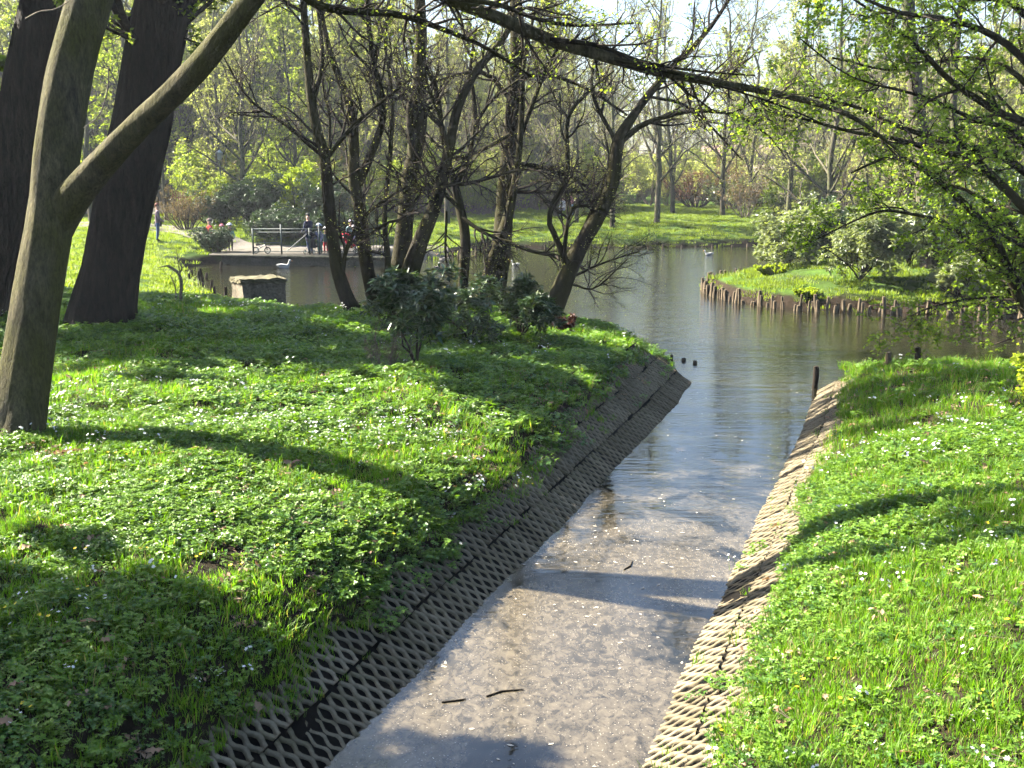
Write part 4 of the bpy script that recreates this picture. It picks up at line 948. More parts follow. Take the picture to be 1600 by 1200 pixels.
# flowers
for (n, y0, y1, seed, sc) in ((5200, 3.2, 12.5, 221, 1.0), (9000, 11.0, 28, 222, 1.35)):
    rng, x, y, z, dl, dr, dp, wt = scatter(n, y0, y1, seed); ok = edge_ok(rng, x, y, dl, dr, dp, wt); left = dl < dr
    fm = fbm(x, y, 1.3, 41); p = np.where(left, np.where((y > 10.3) & (y < 14), .42, .08), np.where((y > 4.5) & (y < 13), .22, .03)) * smooth(.38, .62, fm)
    sel = ok & (rng.random(n) < p); push(2, *lay(sel, x, y, z, rng, sc), rng.choice(2, sel.sum()))
rng, x, y, z, dl, dr, dp, wt = scatter(2600, 3.2, 14, 231); ok = edge_ok(rng, x, y, dl, dr, dp, wt); sel = ok & (rng.random(2600) < .16 * smooth(.42, .62, fbm(x, y, 1.0, 43)) + .01)
push(3, *lay(sel, x, y, z, rng, 1.0), np.where((rng.random(sel.sum()) < .3) & (x[sel] > 0), 1, 0))
J = lambda k: [np.concatenate([a[i] for a in PP[k]]) for i in range(4)]
instancer('grass', *J(0), GT, 'short bright spring grass growing over both canal banks')
instancer('ground_cover_herbs', *J(1), HB, 'leafy green herb carpet covering the banks')
instancer('white_wildflowers', *J(2), FW, 'white star-shaped wildflowers scattered over the lawns')
instancer('yellow_and_violet_wildflowers', *J(3), FY, 'small yellow and violet flowers dotted in the grass')
# far lawns: left shore, spit, far shore
rng, x, y, z, dl, dr, dp, wt = scatter(26000, 26, 88, 241, .56, 2)
ok = ~wt & (dp > .05) & ~((y > 45.2) & (y < 53.5) & (x > -13.3) & (x < -4.6)); ok &= (y > 29) | (x > 8)
spit = (x > 6) & (y < 48); ok &= ~spit | (fbm(x, y, 1.6, 61) > .34) | (dp < .5)
instancer('far_grass', *lay(ok, x, y, z, rng, 1.0, .05), rng.choice(2, ok.sum()), GF, 'grass of the far lawns round the pond')
# undergrowth closing the wood floor
rng = np.random.default_rng(271); n = 900; uy = 70 + 75 * rng.random(n) ** 1.3; ux = (rng.random(n) * 2 - 1) * uy * .6; q_ = ux / uy
ok = ~((q_ > -.36) & (q_ < -.30) & (uy < 95)) & ~((q_ > .02) & (q_ < .2) & (uy < 84)) & ~((q_ > .2) & (q_ < .26) & (rng.random(n) < .5)); ux, uy = ux[ok], uy[ok]; n = len(ux)
def looseb(seed, leafm, leafsize, nl):
    r_ = bush('x', (0, 0, 0), 1.5, 2.6, seed, leafm, leafsize, 14, nl, twigm='twigpale'); ms = []; gsx = []
    for c in list(r_.children):
        me_ = c.data; vv = np.empty(len(me_.vertices) * 3, np.float32); me_.vertices.foreach_get('co', vv); k_ = len(me_.polygons[0].vertices)
        ff = np.empty(len(me_.loops), np.int32); me_.loops.foreach_get('vertex_index', ff); gsx.append((vv.reshape(-1, 3), ff.reshape(-1, k_), len(ms))); ms.append(me_.materials[0]); bpy.data.objects.remove(c)
    bpy.data.objects.remove(r_); return mkmesh('undergrowth_bush', gsx, ms)
UB = [looseb(281, M['leaf_brown'], .09, 1), looseb(282, M['leaf_pale'], .10, 2), looseb(283, M['leaf_fresh'], .11, 3)]
kid = np.where(ux / uy < -.05, rng.choice([0, 1, 2, 2], n), rng.choice([0, 1, 1, 1, 2], n))
instancer('undergrowth', np.stack([ux, uy, height(ux, uy)], 1), np.stack([ux * 0, ux * 0, rng.random(n) * 6.28], 1), .7 + .9 * rng.random(n), kid, UB, 'tangled undergrowth of the wood behind the park')
# dead leaves and what floats on the canal
rng, x, y, z, dl, dr, dp, wt = scatter(2600, 3.2, 16, 251); nz = fbm(x, y, 1.0, 47); ok = ~wt & (dl > .5) & (dr > .35) & (rng.random(2600) < .12 + .4 * smooth(.5, .7, nz))
P_, R_, S_ = lay(ok, x, y, z + .025, rng, .9, .35); instancer('dead_leaves', P_, R_, S_, rng.choice(3, ok.sum()), [deadmesh('dead_leaf', k) for k in (1, 2, 3)], 'curled brown dead leaves lying in the grass')
def chipmesh(name, seed):
    r_ = np.random.default_rng(seed); C = np.concatenate([r_.uniform(-.09, .09, (16, 2)), r_.uniform(.0, .02, (16, 1))], 1); tw = r_.uniform(-.09, .09, (5, 2, 3)) * [1, 1, .15] + [0, 0, .012]
    return mkmesh(name, [(*kites(r_, C, .035, .8, .6), 0), (*tubes(tw, np.full((5, 2), .002), 3), 1)], [M['deadleaf'], M['twigpale']])
rng, x, y, z, dl, dr, dp, wt = scatter(9000, 3.2, 19, 255); nz = fbm(x, y, .8, 37); ok = ~wt & (dl > .6) & (dr > .4) & (rng.random(9000) < np.where(nz + rng.normal(0, .05, 9000) < np.where(dl < dr, .36, .26), .8, .07))
instancer('leaf_litter', *lay(ok, x, y, z + .004, rng, 1.0, .2), rng.choice(2, ok.sum()), [chipmesh('litter', 1), chipmesh('litter', 2)], 'brown leaf litter and twigs on the bare patches of the banks')
def petalmesh(name, s):
    a = np.linspace(0, 2 * np.pi, 7)[:-1]; r = s * (1 + .25 * np.cos(2 * a + s * 50)); return mkmesh(name, [(np.stack([r * np.cos(a), .6 * r * np.sin(a), 0 * a], 1), np.array([[0, 1, 2, 3], [0, 3, 4, 5]]), 0)], M['float'])
rng, x, y, z, dl, dr, dp, wt = scatter(30000, 4.5, 20.5, 261, .5, .5)
ok = wt & (rng.random(30000) < np.clip(1.25 - y / 22, .12, 1) * (.12 + .9 * smooth(.42, .66, fbm(x, y, .9, 71)))) & (y < 20.3)
n = ok.sum(); instancer('floating_petals', np.stack([x[ok], y[ok], np.full(n, .004)], 1), np.stack([np.zeros(n), np.zeros(n), rng.random(n) * 6.28], 1), .22 + 1.5 * rng.random(n) ** 6, rng.choice(2, n), [petalmesh('petal', .011), petalmesh('petal', .014)], 'white and tan petals drifting on the canal')

# ------------------------------------------------------------------ concrete block, posts, palisades, sticks, soil
cb = gp(381, 480, .3); ang = math.radians(-28)
root = thing('concrete_block', 'old concrete block with a cracked lid at the pond edge', 'block', (cb[0], cb[1], 0), 0)
def roughbox(x0, x1, y0, y1, z0, z1, seg, amp, seed, topslope=0):
    bm = bmesh.new(); bmesh.ops.create_cube(bm, size=1)
    bmesh.ops.subdivide_edges(bm, edges=bm.edges[:], cuts=seg, use_grid_fill=True); r = np.random.default_rng(seed)
    for v in bm.verts:
        p = v.co; q = Vector((x0 + (p.x + .5) * (x1 - x0), y0 + (p.y + .5) * (y1 - y0), z0 + (p.z + .5) * (z1 - z0)))
        e = sum(abs(abs(c) - .5) < 1e-4 for c in p); q += Vector(r.normal(0, amp * (1.6 if e > 1 else .8), 3)); q.z += topslope * (p.x + .5) * (p.z > .4)
        v.co = q
    me = bpy.data.meshes.new('x'); bm.to_mesh(me); bm.free(); return me
def meshobj(name, me, m, parent, smooth_=False):
    me.materials.append(m); o = link(name, me, parent)
    if smooth_:
        for p in me.polygons: p.use_smooth = True
    return o
o = meshobj('body', roughbox(0, 1.2, 0, 1.1, -.25, .93, 7, .008, 1), M['block'], root); o.rotation_euler = (0, 0, math.radians(30))
o = meshobj('lid', roughbox(-.05, 1.22, -.03, 1.14, .935, 1.05, 9, .013, 2), M['blocktop'], root); o.rotation_euler = (0, 0, math.radians(30))
P = np.array([[0, 0, -.3], [0, 0, .45], [.01, 0, .8]]); v, f = tubes(P, np.array([.05, .05, .045]), 8, .05, None, True); o = mk('stake', [(v, f, 0)], M['wetwood'], root); o.location = (-.62, .5, 0)

def postmesh(seed, r, h, d=.5):
    rng = np.random.default_rng(seed); n = 7; zz = np.linspace(-d, h, n); P = np.stack([rng.normal(0, .004, n), rng.normal(0, .004, n), zz], 1); R = r * (1 + rng.normal(0, .04, n)); R[-1] *= .86
    v, f = tubes(P, R, 9, .05, rng); top = np.arange(9) + (n - 1) * 9; c = len(v); v = np.vstack([v, P[-1] + [0.005, 0, r * .25]])
    return v, f, np.stack([top, np.roll(top, -1), np.full(9, c)], 1)
def post(name, label, p, r, h, m, seed, lean=0.0, group=None):
    v, f, t = postmesh(seed, r, h); o = mk(name, [(v, f, 0), (v, t, 0)], m); o.location = p; o.rotation_euler = (random.gauss(0, .03), lean, 0)
    return tag(o, label, 'post', group)
q = gp(1273, 606, 0); post('mooring_post', 'tall dark wooden post in the water at the right canal mouth', q, .055, .40, M['wetwood'], 1, .03)
q = at(1387, 571, 17.7); post('wooden_post', 'short weathered post on the far edge of the right bank', q, .05, .22, M['wood'], 2)
q = at(1433, 571, 17.6); post('wooden_post', 'taller dark post beside the short one on the right bank', q, .05, .30, M['wetwood'], 3)
q = at(1443, 572, 17.6); post('wooden_post', 'tiny stub post touching the taller dark post', q, .028, .11, M['wetwood'], 4)
q = gp(1049, 575, 0); post('mooring_post', 'thin black post off the tip of the left bank', q, .035, .27, M['wetwood'], 5)
q = gp(1068, 564, 0); post('stake_stub', 'black stub just out of the water, nearer the left tip', q, .05, .06, M['wetwood'], 6)
q = gp(1086, 568, 0); post('stake_stub', 'black stub just out of the water, farther from the left tip', q, .05, .06, M['wetwood'], 7)
for k, (a, b, h_) in enumerate([(303, 452, .35), (311, 447, .55), (318, 446, .62), (316, 456, .3), (330, 454, .35), (296, 440, .3), (335, 462, .3), (300, 432, .25), (322, 434, .2), (345, 420, .3)]):
    post('water_stake', ['leaning short', 'second tallest', 'tallest', 'low front', 'low stout', 'far left', 'nearest the concrete block,', 'far short', 'small middle', 'under-the-bush'][k] + ' rotten stake in the water left of the concrete block', gp(a, b, 0), .055, h_, M['wetwood'], 20 + k, random.gauss(0, .12), 'rotten stakes by the concrete block')
pm = [postmesh(40 + k, .055, .42) for k in range(6)]; pm = [mkmesh('post', [(v, f, 0), (v, t, 0)], M['wood']) for v, f, t in pm]
def palisade(label, L, sp, h0, h1, off=0.0, seed=0):
    rng = np.random.default_rng(seed); L = np.asarray(L, float); seg = np.concatenate([[0], np.cumsum(np.linalg.norm(np.diff(L, axis=0), axis=1))])
    root = thing('palisade', label, 'palisade', (L[0][0], L[0][1], 0)); s_ = 0
    while s_ < seg[-1]:
        x = np.interp(s_, seg, L[:, 0]) + rng.normal(0, .05); y = np.interp(s_, seg, L[:, 1]) + rng.normal(0, .06) + off
        o = link('post', pm[rng.integers(6)], root); o.location = (x - L[0][0], y - L[0][1], rng.uniform(h0, h1) - .42); o.rotation_euler = (rng.normal(0, .06), rng.normal(0, .08), rng.random() * 6)
        o.scale = (rng.uniform(.6, 1.25),) * 2 + (1,); s_ += sp * rng.uniform(.4, 1.7)
    return root
def wp(*q): return [gp(*k)[:2] for k in q]
palisade('uneven row of weathered posts along the front of the right spit', wp((1097, 456), (1125, 467), (1160, 475), (1220, 483), (1300, 488), (1380, 491), (1450, 495), (1530, 497), (1600, 500)), .17, .12, .50, -.05, 1)
palisade('short close row of posts on the far side of the spit tip', [(6.45, 36.9), (7.2, 38.7), (8.6, 40.6), (9.8, 41.4)], .15, .25, .5, 0, 2)
palisade('row of low stakes under the far bank', wp((740, 393), (800, 390), (900, 388.5), (1000, 388), (1100, 387), (1170, 385.5)), .8, .08, .28, 0, 3)
palisade('few stakes off the grassy point right of the pier', wp((700, 402), (722, 400), (748, 398)), .22, .15, .35, 0, 4)
for lab, pts in (('long thin stick floating on the near canal', [(760, 1088, 5), (783, 1080, 6), (818, 1077, 5)]), ('short dark stick floating left of the long one', [(690, 1097, 4), (710, 1095, 4), (728, 1092, 3)]), ('small bent twig floating near the canal middle', [(975, 890, 3), (985, 884, 3), (988, 876, 2)])):
    W = np.array([gp(a, b, .006) for a, b, _ in pts]); R = np.array([.006, .008, .004]); v, f = tubes(W, R, 6); tag(mk('floating_stick', [(v, f, 0)], M['wetwood']), lab, 'stick')
mp = spot(118, 712); bm = bmesh.new(); bmesh.ops.create_icosphere(bm, subdivisions=4, radius=1)
for v in bm.verts:
    nn = vnoise(v.co.x * 3 + 5, v.co.y * 3 + v.co.z * 4, .35, 3) + .6 * vnoise(v.co.x * 9, v.co.y * 9 + v.co.z * 7, .35, 4); v.co *= .75 + .35 * float(nn); v.co.x *= .28; v.co.y *= .16; v.co.z *= .055
me = bpy.data.meshes.new('soil_mound'); bm.to_mesh(me); bm.free(); o = meshobj('soil_mound', me, plain('red_soil', (.10, .045, .025), .95, .1, .5, 30, 0, .02), None); o.location = mp; tag(o, 'small mound of reddish soil by the forked trunk', 'soil')

# ------------------------------------------------------------------ pier, path, railing
A0, A1 = gp(347, 414, 0), gp(608, 418, 0); DZ = .45
V = np.array([[A0[0], A0[1], -.4], [A1[0], A1[1], -.4], [A1[0] + .3, A1[1] + 5.0, -.4], [A0[0] - .6, A0[1] + 4.6, -.4]]); Vt = V.copy(); Vt[:, 2] = DZ
nseg = 40; t = np.linspace(0, 1, nseg)[:, None]; fr = A0[:2] * (1 - t) + A1[:2] * t; rng = np.random.default_rng(3)
rows = []
for zz, of in ((-.4, .05), (-.05, .04), (.1, .01), (.25, 0), (.34, .0), (.345, -.07), (DZ, -.07), (DZ, .3)):
    rows.append(np.concatenate([fr + np.array([0, of]) + (rng.normal(0, .02, (nseg, 2)) if zz < .3 else 0), np.full((nseg, 1), zz)], 1))
W = np.stack(rows, 1); ix = np.arange(nseg * len(rows)).reshape(nseg, len(rows)); f = np.stack([ix[:-1, :-1], ix[1:, :-1], ix[1:, 1:], ix[:-1, 1:]], -1).reshape(-1, 4)
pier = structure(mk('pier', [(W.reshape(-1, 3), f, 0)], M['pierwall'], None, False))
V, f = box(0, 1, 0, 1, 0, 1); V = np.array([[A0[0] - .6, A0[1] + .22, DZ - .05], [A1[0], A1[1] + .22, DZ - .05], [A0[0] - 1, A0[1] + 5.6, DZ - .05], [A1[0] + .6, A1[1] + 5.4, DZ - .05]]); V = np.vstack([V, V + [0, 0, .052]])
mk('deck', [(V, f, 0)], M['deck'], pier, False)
# gravel path from the pier past the woman to the bright square
pl = catmull(np.array([(-3, 52.5), (-9, 51.8), (-13.5, 52.6), (-17, 56.5), (-22, 60.5), (-30, 63), (-45, 64)]), 60); T_ = nrm(np.gradient(pl, axis=0)); Nn = np.stack([-T_[:, 1], T_[:, 0]], -1)
ww = np.linspace(-1.3, 1.3, 7); PX = pl[:, None, 0] + Nn[:, None, 0] * ww; PY = pl[:, None, 1] + Nn[:, None, 1] * ww; PZ = height(PX, PY) + .07; ix = np.arange(PX.size).reshape(PX.shape)
structure(mk('path', [(np.stack([PX, PY, PZ], -1).reshape(-1, 3), np.stack([ix[:-1, :-1], ix[:-1, 1:], ix[1:, 1:], ix[1:, :-1]], -1).reshape(-1, 4), 0)], M['path']))
sx, sy = np.meshgrid(np.linspace(-48, -22, 30), np.linspace(72, 92, 20)); ix = np.arange(sx.size).reshape(sx.shape)
structure(mk('paved_square', [(np.stack([sx, sy, height(sx, sy) + .12], -1).reshape(-1, 3), np.stack([ix[:-1, :-1], ix[:-1, 1:], ix[1:, 1:], ix[1:, :-1]], -1).reshape(-1, 4), 0)], M['path']))
r0 = gp(398, 398, DZ)
root = thing('railing', 'dark green metal railing along the pier edge', 'railing', (r0[0], A0[1] + .15, DZ))
RX = [(p_ - 800) / F * (A0[1] + .15) - r0[0] for p_ in (398, 442, 486, 501, 530, 562, 602)]
for k, x in enumerate(RX):
    v, f = box(x - .03, x + .03, -.03, .03, 0, 1.32 if k in (1, 3, 4) else 1.15); mk('post', [(v, f, 0)], M['rail'], root, False)
for zz in (1.08, .12, .95): v, f = box(RX[0], RX[-1], -.018, .018, zz, zz + .045 if zz > 1 else zz + .03); mk('rail', [(v, f, 0)], M['rail'], root, False)
for x in np.arange(RX[4] + .12, RX[-1], .13): v, f = box(x - .008, x + .008, -.008, .008, .151, .949); mk('baluster', [(v, f, 0)], M['rail'], root, False)
for a, b in ((RX[1], RX[2]), (RX[0], RX[1])):
    P = np.array([[a + .25, .0, .16], [b - .05, .0, .94]]) if a > RX[0] else np.array([[a, .05, .5], [b, .05, .5]]); mk('brace', [(*tubes(P[None], np.full((1, 2), .018), 6), 0)], M['rail'], root)

# ------------------------------------------------------------------ people
def person(label, p, h, rz, coat, legs, head=None, hat=None, hair=(.05, .035, .025), child=False, pose='stand', coatlen=.48, bag=None):
    hd = .20 if child else .135                    # head height as a share of the body
    neck = 1 - hd - .035; sh = neck - .04; hip = .5 if not child else .44; sw = .115; hw = .055
    fw = {'stand': 0, 'lean': .16, 'sit': 0}[pose]; hz_ = hip
    J = {'pel': (0, 0, hz_), 'wa': (0, fw * .3, hz_ + (sh - hip) * .45), 'ch': (0, fw * .8, sh - .03), 'nk': (0, fw * 1.05, neck), 'hb': (0, fw * 1.2 + .012, neck + hd * .35), 'ht': (0, fw * 1.25 + .008, 1 - hd * .25)}
    R = {'pel': .085, 'wa': .082, 'ch': .092, 'nk': .032, 'hb': hd * .36, 'ht': hd * .37}
    Ed = [('pel', 'wa'), ('wa', 'ch'), ('ch', 'nk'), ('nk', 'hb'), ('hb', 'ht')]
    for s_, n_ in ((-1, 'l'), (1, 'r')):
        st = .03 * s_ * (1 if n_ == 'l' else -1)
        J['s' + n_] = (s_ * sw, fw * .8, sh); J['e' + n_] = (s_ * (sw + .03), fw + .03, sh - .17); J['w' + n_] = (s_ * (sw + .005), fw + .13, sh - .25); J['h' + n_] = (s_ * (sw - .01), fw + .17, sh - .26)
        R['s' + n_] = .042; R['e' + n_] = .034; R['w' + n_] = .026; R['h' + n_] = .022
        Ed += [('ch', 's' + n_), ('s' + n_, 'e' + n_), ('e' + n_, 'w' + n_), ('w' + n_, 'h' + n_)]
        J['t' + n_] = (s_ * hw, st * .3, hip - .03); J['k' + n_] = (s_ * hw, .02 + st, hip * .53); J['a' + n_] = (s_ * hw, st - .02, .045); J['f' + n_] = (s_ * (hw + .01), st + .07, .022)
        if pose == 'sit': J['k' + n_] = (s_ * hw, .22, hip - .02); J['a' + n_] = (s_ * hw, .24, hip - .24); J['f' + n_] = (s_ * hw, .31, hip - .25)
        R['t' + n_] = .056; R['k' + n_] = .04; R['a' + n_] = .027; R['f' + n_] = .022
        Ed += [('pel', 't' + n_), ('t' + n_, 'k' + n_), ('k' + n_, 'a' + n_), ('a' + n_, 'f' + n_)]
    nm = list(J); me = bpy.data.meshes.new('t'); me.from_pydata([tuple(np.array(J[k]) * h) for k in nm], [(nm.index(a), nm.index(b)) for a, b in Ed], [])
    o = bpy.data.objects.new('t', me); COL.objects.link(o); md = o.modifiers.new('s', 'SKIN'); md.use_smooth_shade = True
    for k, v in zip(nm, me.skin_vertices[0].data): v.radius = (R[k] * h,) * 2
    me.skin_vertices[0].data[nm.index('pel')].use_root = True
    o.modifiers.new('b', 'SUBSURF').levels = 1
    dg = bpy.context.evaluated_depsgraph_get(); body = bpy.data.meshes.new_from_object(o.evaluated_get(dg)); bpy.data.objects.remove(o); bpy.data.meshes.remove(me)
    body.name = 'person'; body.materials.clear()
    for m_ in (M['skin'], plain('coat', coat, .85, .15, .15, 12), plain('trousers', legs, .85, .15, .15, 12), plain('shoes', (.03, .025, .02), .6)): body.materials.append(m_)
    hands = [np.array(J['hl']) * h, np.array(J['hr']) * h]
    zc = (hip - (coatlen - .48)) * h
    for pl_ in body.polygons:
        c = np.array(pl_.center); i = 1
        if c[2] > (neck - .005) * h: i = 0
        elif min(np.linalg.norm(c - a) for a in hands) < .04 * h: i = 0
        elif c[2] < .06 * h and pose != 'sit': i = 3
        elif c[2] < zc and abs(c[0]) < (sw - .005) * h or c[2] < (hip - .08) * h: i = 2
        pl_.material_index = i
    ob_ = link('person', body); ob_.location = p; ob_.rotation_euler = (0, 0, rz); tag(ob_, label, 'person')
    hb = np.array(J['ht']) * h; rr = hd * .40 * h
    def cap_(name, m_, z0, sc, brim=0):
        bm = bmesh.new(); bmesh.ops.create_uvsphere(bm, u_segments=14, v_segments=9, radius=rr * sc)
        bmesh.ops.delete(bm, geom=[v for v in bm.verts if v.co.z < z0 * rr and v.co.y > -.35 * rr or v.co.z < (z0 - .7) * rr], context='VERTS')
        for v in bm.verts:
            if brim and v.co.z < (z0 + .25) * rr: v.co.x *= 1.25; v.co.y *= 1.3
        m2 = bpy.data.meshes.new(name); bm.to_mesh(m2); bm.free(); c_ = meshobj(name, m2, m_, ob_, True); c_.location = hb + np.array([0, -.004 * h, .006 * h]); c_.modifiers.new('s', 'SOLIDIFY').thickness = .012
    cap_('hair', plain('hair', hair, .7, .3), .0, 1.06)
    if hat: cap_('hat', plain('hat', hat, .85, .1, .1), .15, 1.2, 1)
    bm = bmesh.new()                                # nose, so that the face has a front
    bmesh.ops.create_cone(bm, segments=6, radius1=rr * .16, radius2=rr * .04, depth=rr * .4, cap_ends=True, matrix=Matrix.Translation(hb + np.array([0, rr * 1.0, -rr * .35])) @ Matrix.Rotation(-math.pi / 2, 4, 'X'))
    m2 = bpy.data.meshes.new('nose'); bm.to_mesh(m2); bm.free(); meshobj('nose', m2, M['skin'], ob_, True)
    if bag:
        bgme = roughbox(-.20, -.10, -.14, .16, hip * h - .18, hip * h + .06, 2, .006, 5); b_ = meshobj('bag', bgme, plain('bag', bag, .6), None); b_.location = p; b_.rotation_euler = (0, 0, rz); b_.name = 'shoulder_bag'
        tag(b_, 'dark shoulder bag at the side of the woman on the path', 'bag')
    return ob_
def deckspot(px_, back=.0): y = A0[1] + .5 + back; return ((px_ - 800) / F * y, y, DZ + .004)
w_ = spot(248, 371); w_[2] += .07
person('person in a grey-mauve coat and jeans standing on the path', w_, 1.70, math.radians(-70), (.16, .12, .14), (.05, .09, .18), hair=(.16, .04, .03), coatlen=.50, bag=(.02, .02, .03))
c_ = dsp(332, 51.8, .46); person('small child in a red jacket half hidden behind the rounded bush', c_, 1.15, math.radians(150), (.45, .025, .03), (.04, .04, .06), hat=(.16, .12, .11), child=True)
c_ = dsp(351, 50.6, .46); person('child with a pink cap and dark navy jacket beside the rounded bush', c_, 1.15, math.radians(170), (.03, .035, .07), (.03, .03, .05), hat=(.6, .16, .2), child=True)
c_ = dsp(363, 50.0, .46); person('child with a white hat and pale green jacket by the pier end', c_, 1.22, math.radians(200), (.22, .42, .30), (.015, .015, .02), hat=(.75, .74, .74), child=True)
person('adult in a dark navy jacket standing at the railing', deckspot(485), 1.74, math.radians(60), (.015, .02, .05), (.03, .045, .10), hair=(.02, .02, .02))
person('child in a white-blue cap and patterned coat behind the railing', deckspot(501), 1.28, math.radians(160), (.30, .30, .45), (.05, .18, .18), hat=(.65, .68, .8), child=True)
person('child with a white hat and red trousers behind the black tree stem', deckspot(511, .2), 1.12, math.radians(190), (.05, .10, .10), (.5, .03, .05), hat=(.8, .8, .8), child=True)
person('adult in a teal-grey jacket bending over the red pushchair', deckspot(541, .3), 1.45, math.radians(-70), (.22, .34, .36), (.32, .34, .33), hat=(.62, .55, .66), pose='lean')
person('child in a lilac top beside the red pushchair', deckspot(556, .6), 1.2, math.radians(100), (.45, .36, .55), (.05, .06, .10), hat=(.75, .7, .75), child=True)
q = spot(893, 334); person('distant figure in pink on the far lawn', q, 1.6, 2.0, (.6, .25, .28), (.35, .45, .6))
q = spot(880, 334); person('distant figure in white sitting on the far lawn', (q[0], q[1], q[2] - .38), 1.6, 2.4, (.75, .75, .78), (.5, .52, .58), pose='sit')

# ------------------------------------------------------------------ balance bike, pushchairs, birds, lamp, fence, far building
def ring(c, r, rt, k=24, s_=6):
    a = np.linspace(0, 2 * np.pi, k + 1); P = np.stack([c[0] + r * np.cos(a), np.full(k + 1, c[1]), c[2] + r * np.sin(a)], 1); T = np.stack([-np.sin(a), 0 * a, np.cos(a)], 1)
    N = np.stack([np.cos(a), 0 * a, np.sin(a)], 1); B = np.array([0, 1., 0]); b = np.arange(s_) / s_ * 2 * np.pi
    V = P[:, None] + rt * (np.cos(b)[:, None] * N[:, None] + np.sin(b)[:, None] * B); ix = np.arange((k + 1) * s_).reshape(k + 1, s_)
    return V.reshape(-1, 3), np.stack([ix[:-1], np.roll(ix[:-1], -1, 1), np.roll(ix[1:], -1, 1), ix[1:]], -1).reshape(-1, 4)
def bar(a, b, r): return tubes(np.array([[a, b]], float), np.full((1, 2), r), 7)
def wheel(root, c, r, name='wheel'):
    t_ = mk(name, [(*ring(c, r, r * .17), 0)], M['rubber'], root); mk('rim', [(*ring(c, r * .8, r * .06), 0), (*bar((c[0], c[1] - .03, c[2]), (c[0], c[1] + .03, c[2]), r * .14), 0)], M['chrome'], t_)
    mk('spokes', [cat_groups([bar(c, (c[0] + r * .8 * math.cos(a), c[1], c[2] + r * .8 * math.sin(a)), .006) for a in np.arange(5) * 1.2566])], M['chrome'], t_)
bp = deckspot(411, .15); root = thing('balance_bike', "child's small balance bike parked on the pier behind the railing", 'bicycle', bp)
wheel(root, (-.26, 0, .145), .13); wheel(root, (.26, 0, .145), .13)
mk('frame', [cat_groups([bar((-.26, 0, .145), (.0, 0, .28), .02), bar((0, 0, .28), (.17, 0, .40), .02), bar((-.05, 0, .25), (-.13, 0, .38), .015)])], M['chrome'], root)
mk('fork', [cat_groups([bar((.26, -.04, .145), (.17, -.03, .42), .014), bar((.26, .04, .145), (.17, .03, .42), .014), bar((.17, 0, .40), (.13, 0, .56), .015)])], M['black'], root)
mk('handlebar', [cat_groups([bar((.13, -.18, .56), (.13, .18, .56), .014)])], M['black'], root); mk('saddle', [(*tubes(np.array([[[-.24, 0, .39], [-.13, 0, .40], [.0, 0, .39]]]), np.array([[.05, .05, .02]]), 8, 0, None, True), 0)], M['black'], root)
def pushchair(label, p, rz, col):
    root = thing('pushchair', label, 'pushchair', p, rz); m_ = plain('pushchair_fabric', col, .85, .1)
    for c in ((-.28, -.22, .10), (-.28, .22, .10), (.30, -.2, .10), (.30, .2, .10)): wheel(root, c, .09)
    mk('frame', [cat_groups([bar((-.28, s_ * .22, .10), (.12, s_ * .21, .55), .014) for s_ in (-1, 1)] + [bar((.30, s_ * .2, .10), (-.10, s_ * .21, .60), .014) for s_ in (-1, 1)] + [bar((-.10, s_ * .21, .60), (-.38, s_ * .2, .98), .014) for s_ in (-1, 1)])], M['black'], root)
    mk('handle', [(*bar((-.38, -.2, .98), (-.38, .2, .98), .017), 0)], M['black'], root)
    u = np.linspace(0, 1, 10); prof = np.stack([.28 - .50 * u, 0 * u, .34 + .06 * np.cos(u * 6) + .5 * np.clip(u - .45, 0, 1)], 1)
    V = np.stack([prof + [0, s_ * .2, .06 * (abs(s_) > .9)] for s_ in (-1, -.6, .6, 1)], 1); ix = np.arange(40).reshape(10, 4)
    o = mk('seat', [(V.reshape(-1, 3), np.stack([ix[:-1, :-1], ix[:-1, 1:], ix[1:, 1:], ix[1:, :-1]], -1).reshape(-1, 4), 0)], m_, root); o.modifiers.new('s', 'SOLIDIFY').thickness = .04
    a = np.linspace(.2, 2.0, 8); b = np.linspace(-1, 1, 7); V = np.array([[[-.20 + .34 * math.cos(x), y * .22, .58 + .34 * math.sin(x) * (1 - .15 * y * y)] for y in b] for x in a]); ix = np.arange(56).reshape(8, 7)
    o = mk('canopy', [(V.reshape(-1, 3), np.stack([ix[:-1, :-1], ix[:-1, 1:], ix[1:, 1:], ix[1:, :-1]], -1).reshape(-1, 4), 0)], m_, root); o.modifiers.new('s', 'SOLIDIFY').thickness = .02
pushchair('black pushchair beside the adult in navy on the pier', deckspot(490, -.05), math.radians(70), (.012, .013, .03))
pushchair('red pushchair on the pier between two dark stems', deckspot(548, -.05), math.radians(20), (.5, .015, .04))
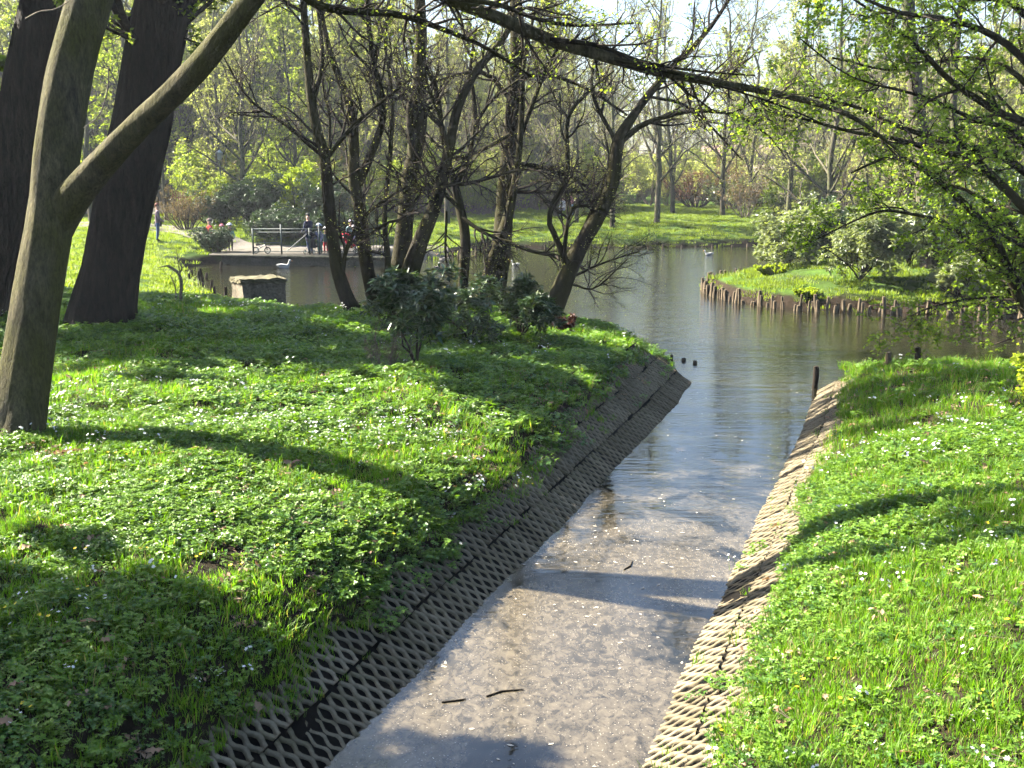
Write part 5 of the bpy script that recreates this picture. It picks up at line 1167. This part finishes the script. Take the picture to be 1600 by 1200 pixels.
def bird(label, p, rz, bodym, s_=1.0, headm=None, name='duck'):
    root = thing(name, label, 'bird', p, rz); root.scale = (s_,) * 3
    P = np.array([[-.30, 0, .13], [-.24, 0, .10], [-.12, 0, .06], [.04, 0, .05], [.15, 0, .07], [.20, 0, .10]]); v, f = tubes(P[None], np.array([[.008, .045, .095, .11, .075, .02]]), 12); mk('body', [(v, f, 0)], bodym, root)
    P = np.array([[.13, 0, .10], [.19, 0, .17], [.20, 0, .25], [.225, 0, .29], [.26, 0, .29], [.285, 0, .28]]); mk('head', [(*tubes(P[None], np.array([[.06, .042, .036, .048, .038, .012]]), 10), 0)], headm or bodym, root)
    P = np.array([[.275, 0, .283], [.31, 0, .275], [.335, 0, .272]]); mk('bill', [(*tubes(P[None], np.array([[.018, .016, .006]]), 6), 0)], M['orange'], root)
    P = np.array([[-.27, .07, .15], [-.1, .10, .13], [.08, .095, .12]])
    for sg in (1, -1): mk('wing', [(*tubes((P * [1, sg, 1])[None], np.array([[.008, .045, .02]]), 7), 0)], bodym, root)
bird('white duck swimming below the pier', gp(444, 419, 0), .1, M['white'], 1.1)
bird('black and white duck swimming right of the mossy stem clump', gp(683, 421, 0), 1.2, M['greyf'], .9, M['white'])
bird('grey duck under the grassy point right of the pier', gp(694, 408, 0), 3.0, M['greyf'], 1.1)
bird('small white gull swimming right of the thickest pond trunk', gp(805, 415, 0), 2.8, M['white'], .7, name='gull')
bird('white gull swimming off the tip of the spit', gp(1107, 399, 0), 3.1, M['white'], .8, name='gull')
lp_ = spot(348, 345); root = thing('street_lamp', 'slim dark park lamp behind the evergreen bushes', 'lamp', lp_)
mk('pole', [(*tubes(np.array([[[0, 0, -.2], [0, 0, .3], [0, 0, .32], [0, 0, 3.6]]]), np.array([[.08, .08, .045, .035]]), 8), 0)], M['rail'], root)
mk('lantern', [(*tubes(np.array([[[0, 0, 3.6], [0, 0, 3.65], [0, 0, 4.0], [0, 0, 4.02], [0, 0, 4.2]]]), np.array([[.05, .13, .2, .24, .02]]), 8), 0)], M['chrome'], root)
fp = spot(272, 345, .8); root = thing('wooden_fence', 'red-brown wooden slat fence behind the brown bush', 'fence', fp); wm = plain('fence_wood', (.20, .075, .05), .85, .1, .3, 9)
for k in range(14): v, f = box(k * .14, k * .14 + .09, 0, .025, .05, 1.75 + .06 * math.sin(k)); mk('slat', [(v, f, 0)], wm, root, False)
for zz in (.4, 1.4): v, f = box(-.1, 2.0, .028, .08, zz, zz + .09); mk('rail', [(v, f, 0)], wm, root, False)
hp = np.array([(1190 - 800) / F * 120, 120., 0]); hp[2] = hz(hp[0], hp[1]); root = thing('pale_building', 'pale low building glimpsed through the trees behind the spit', 'building', hp); wl = plain('render', (.62, .53, .5), .9, .1, .1)
v, f = box(-6, 7, 0, 7, -.3, 3.0); wo = mk('wall', [(v, f, 0)], wl, root, False)
V = np.array([[-6.4, -.4, 3.003], [7.4, -.4, 3.003], [7.4, 7.4, 3.003], [-6.4, 7.4, 3.003], [-6.4, 3.5, 5.2], [7.4, 3.5, 5.2]]); mk('roof', [(V, np.array([[0, 1, 5, 4], [2, 3, 4, 5], [3, 2, 1, 0]]), 0), (V, np.array([[0, 4, 3], [1, 2, 5]]), 0)], plain('roof_tiles', (.22, .15, .13), .9), root, False)
for x in (-4.5, -2, .5, 3, 5.2): v, f = box(x, x + 1.1, -.06, .05, .9, 2.2); wn = mk('window', [(v, f, 0)], M['white'], root, False); v, f = box(x + .1, x + 1.0, -.08, .0, 1.0, 2.1); mk('pane', [(v, f, 0)], plain('glass', (.02, .025, .03), .08, .5), wn, False)

# ------------------------------------------------------------------ spring haze
v, f = box(-310, 310, -70, 320, -2, 26); hzo = mk('haze', [(v, f, 0)], [], None, False); stuff(hzo, 'thin pale haze hanging between the trees of the park')
hm = bpy.data.materials.new('haze'); hm.use_nodes = True; hn = hm.node_tree; hn.nodes.clear(); ho = hn.nodes.new('ShaderNodeOutputMaterial'); hv = hn.nodes.new('ShaderNodeVolumePrincipled')
hv.inputs['Color'].default_value = (.86, .92, 1, 1); hv.inputs['Density'].default_value = .0004; hv.inputs['Anisotropy'].default_value = .2
hn.links.new(hv.outputs[0], ho.inputs['Volume']); hzo.data.materials.append(hm)
S.cycles.volume_bounces = 0
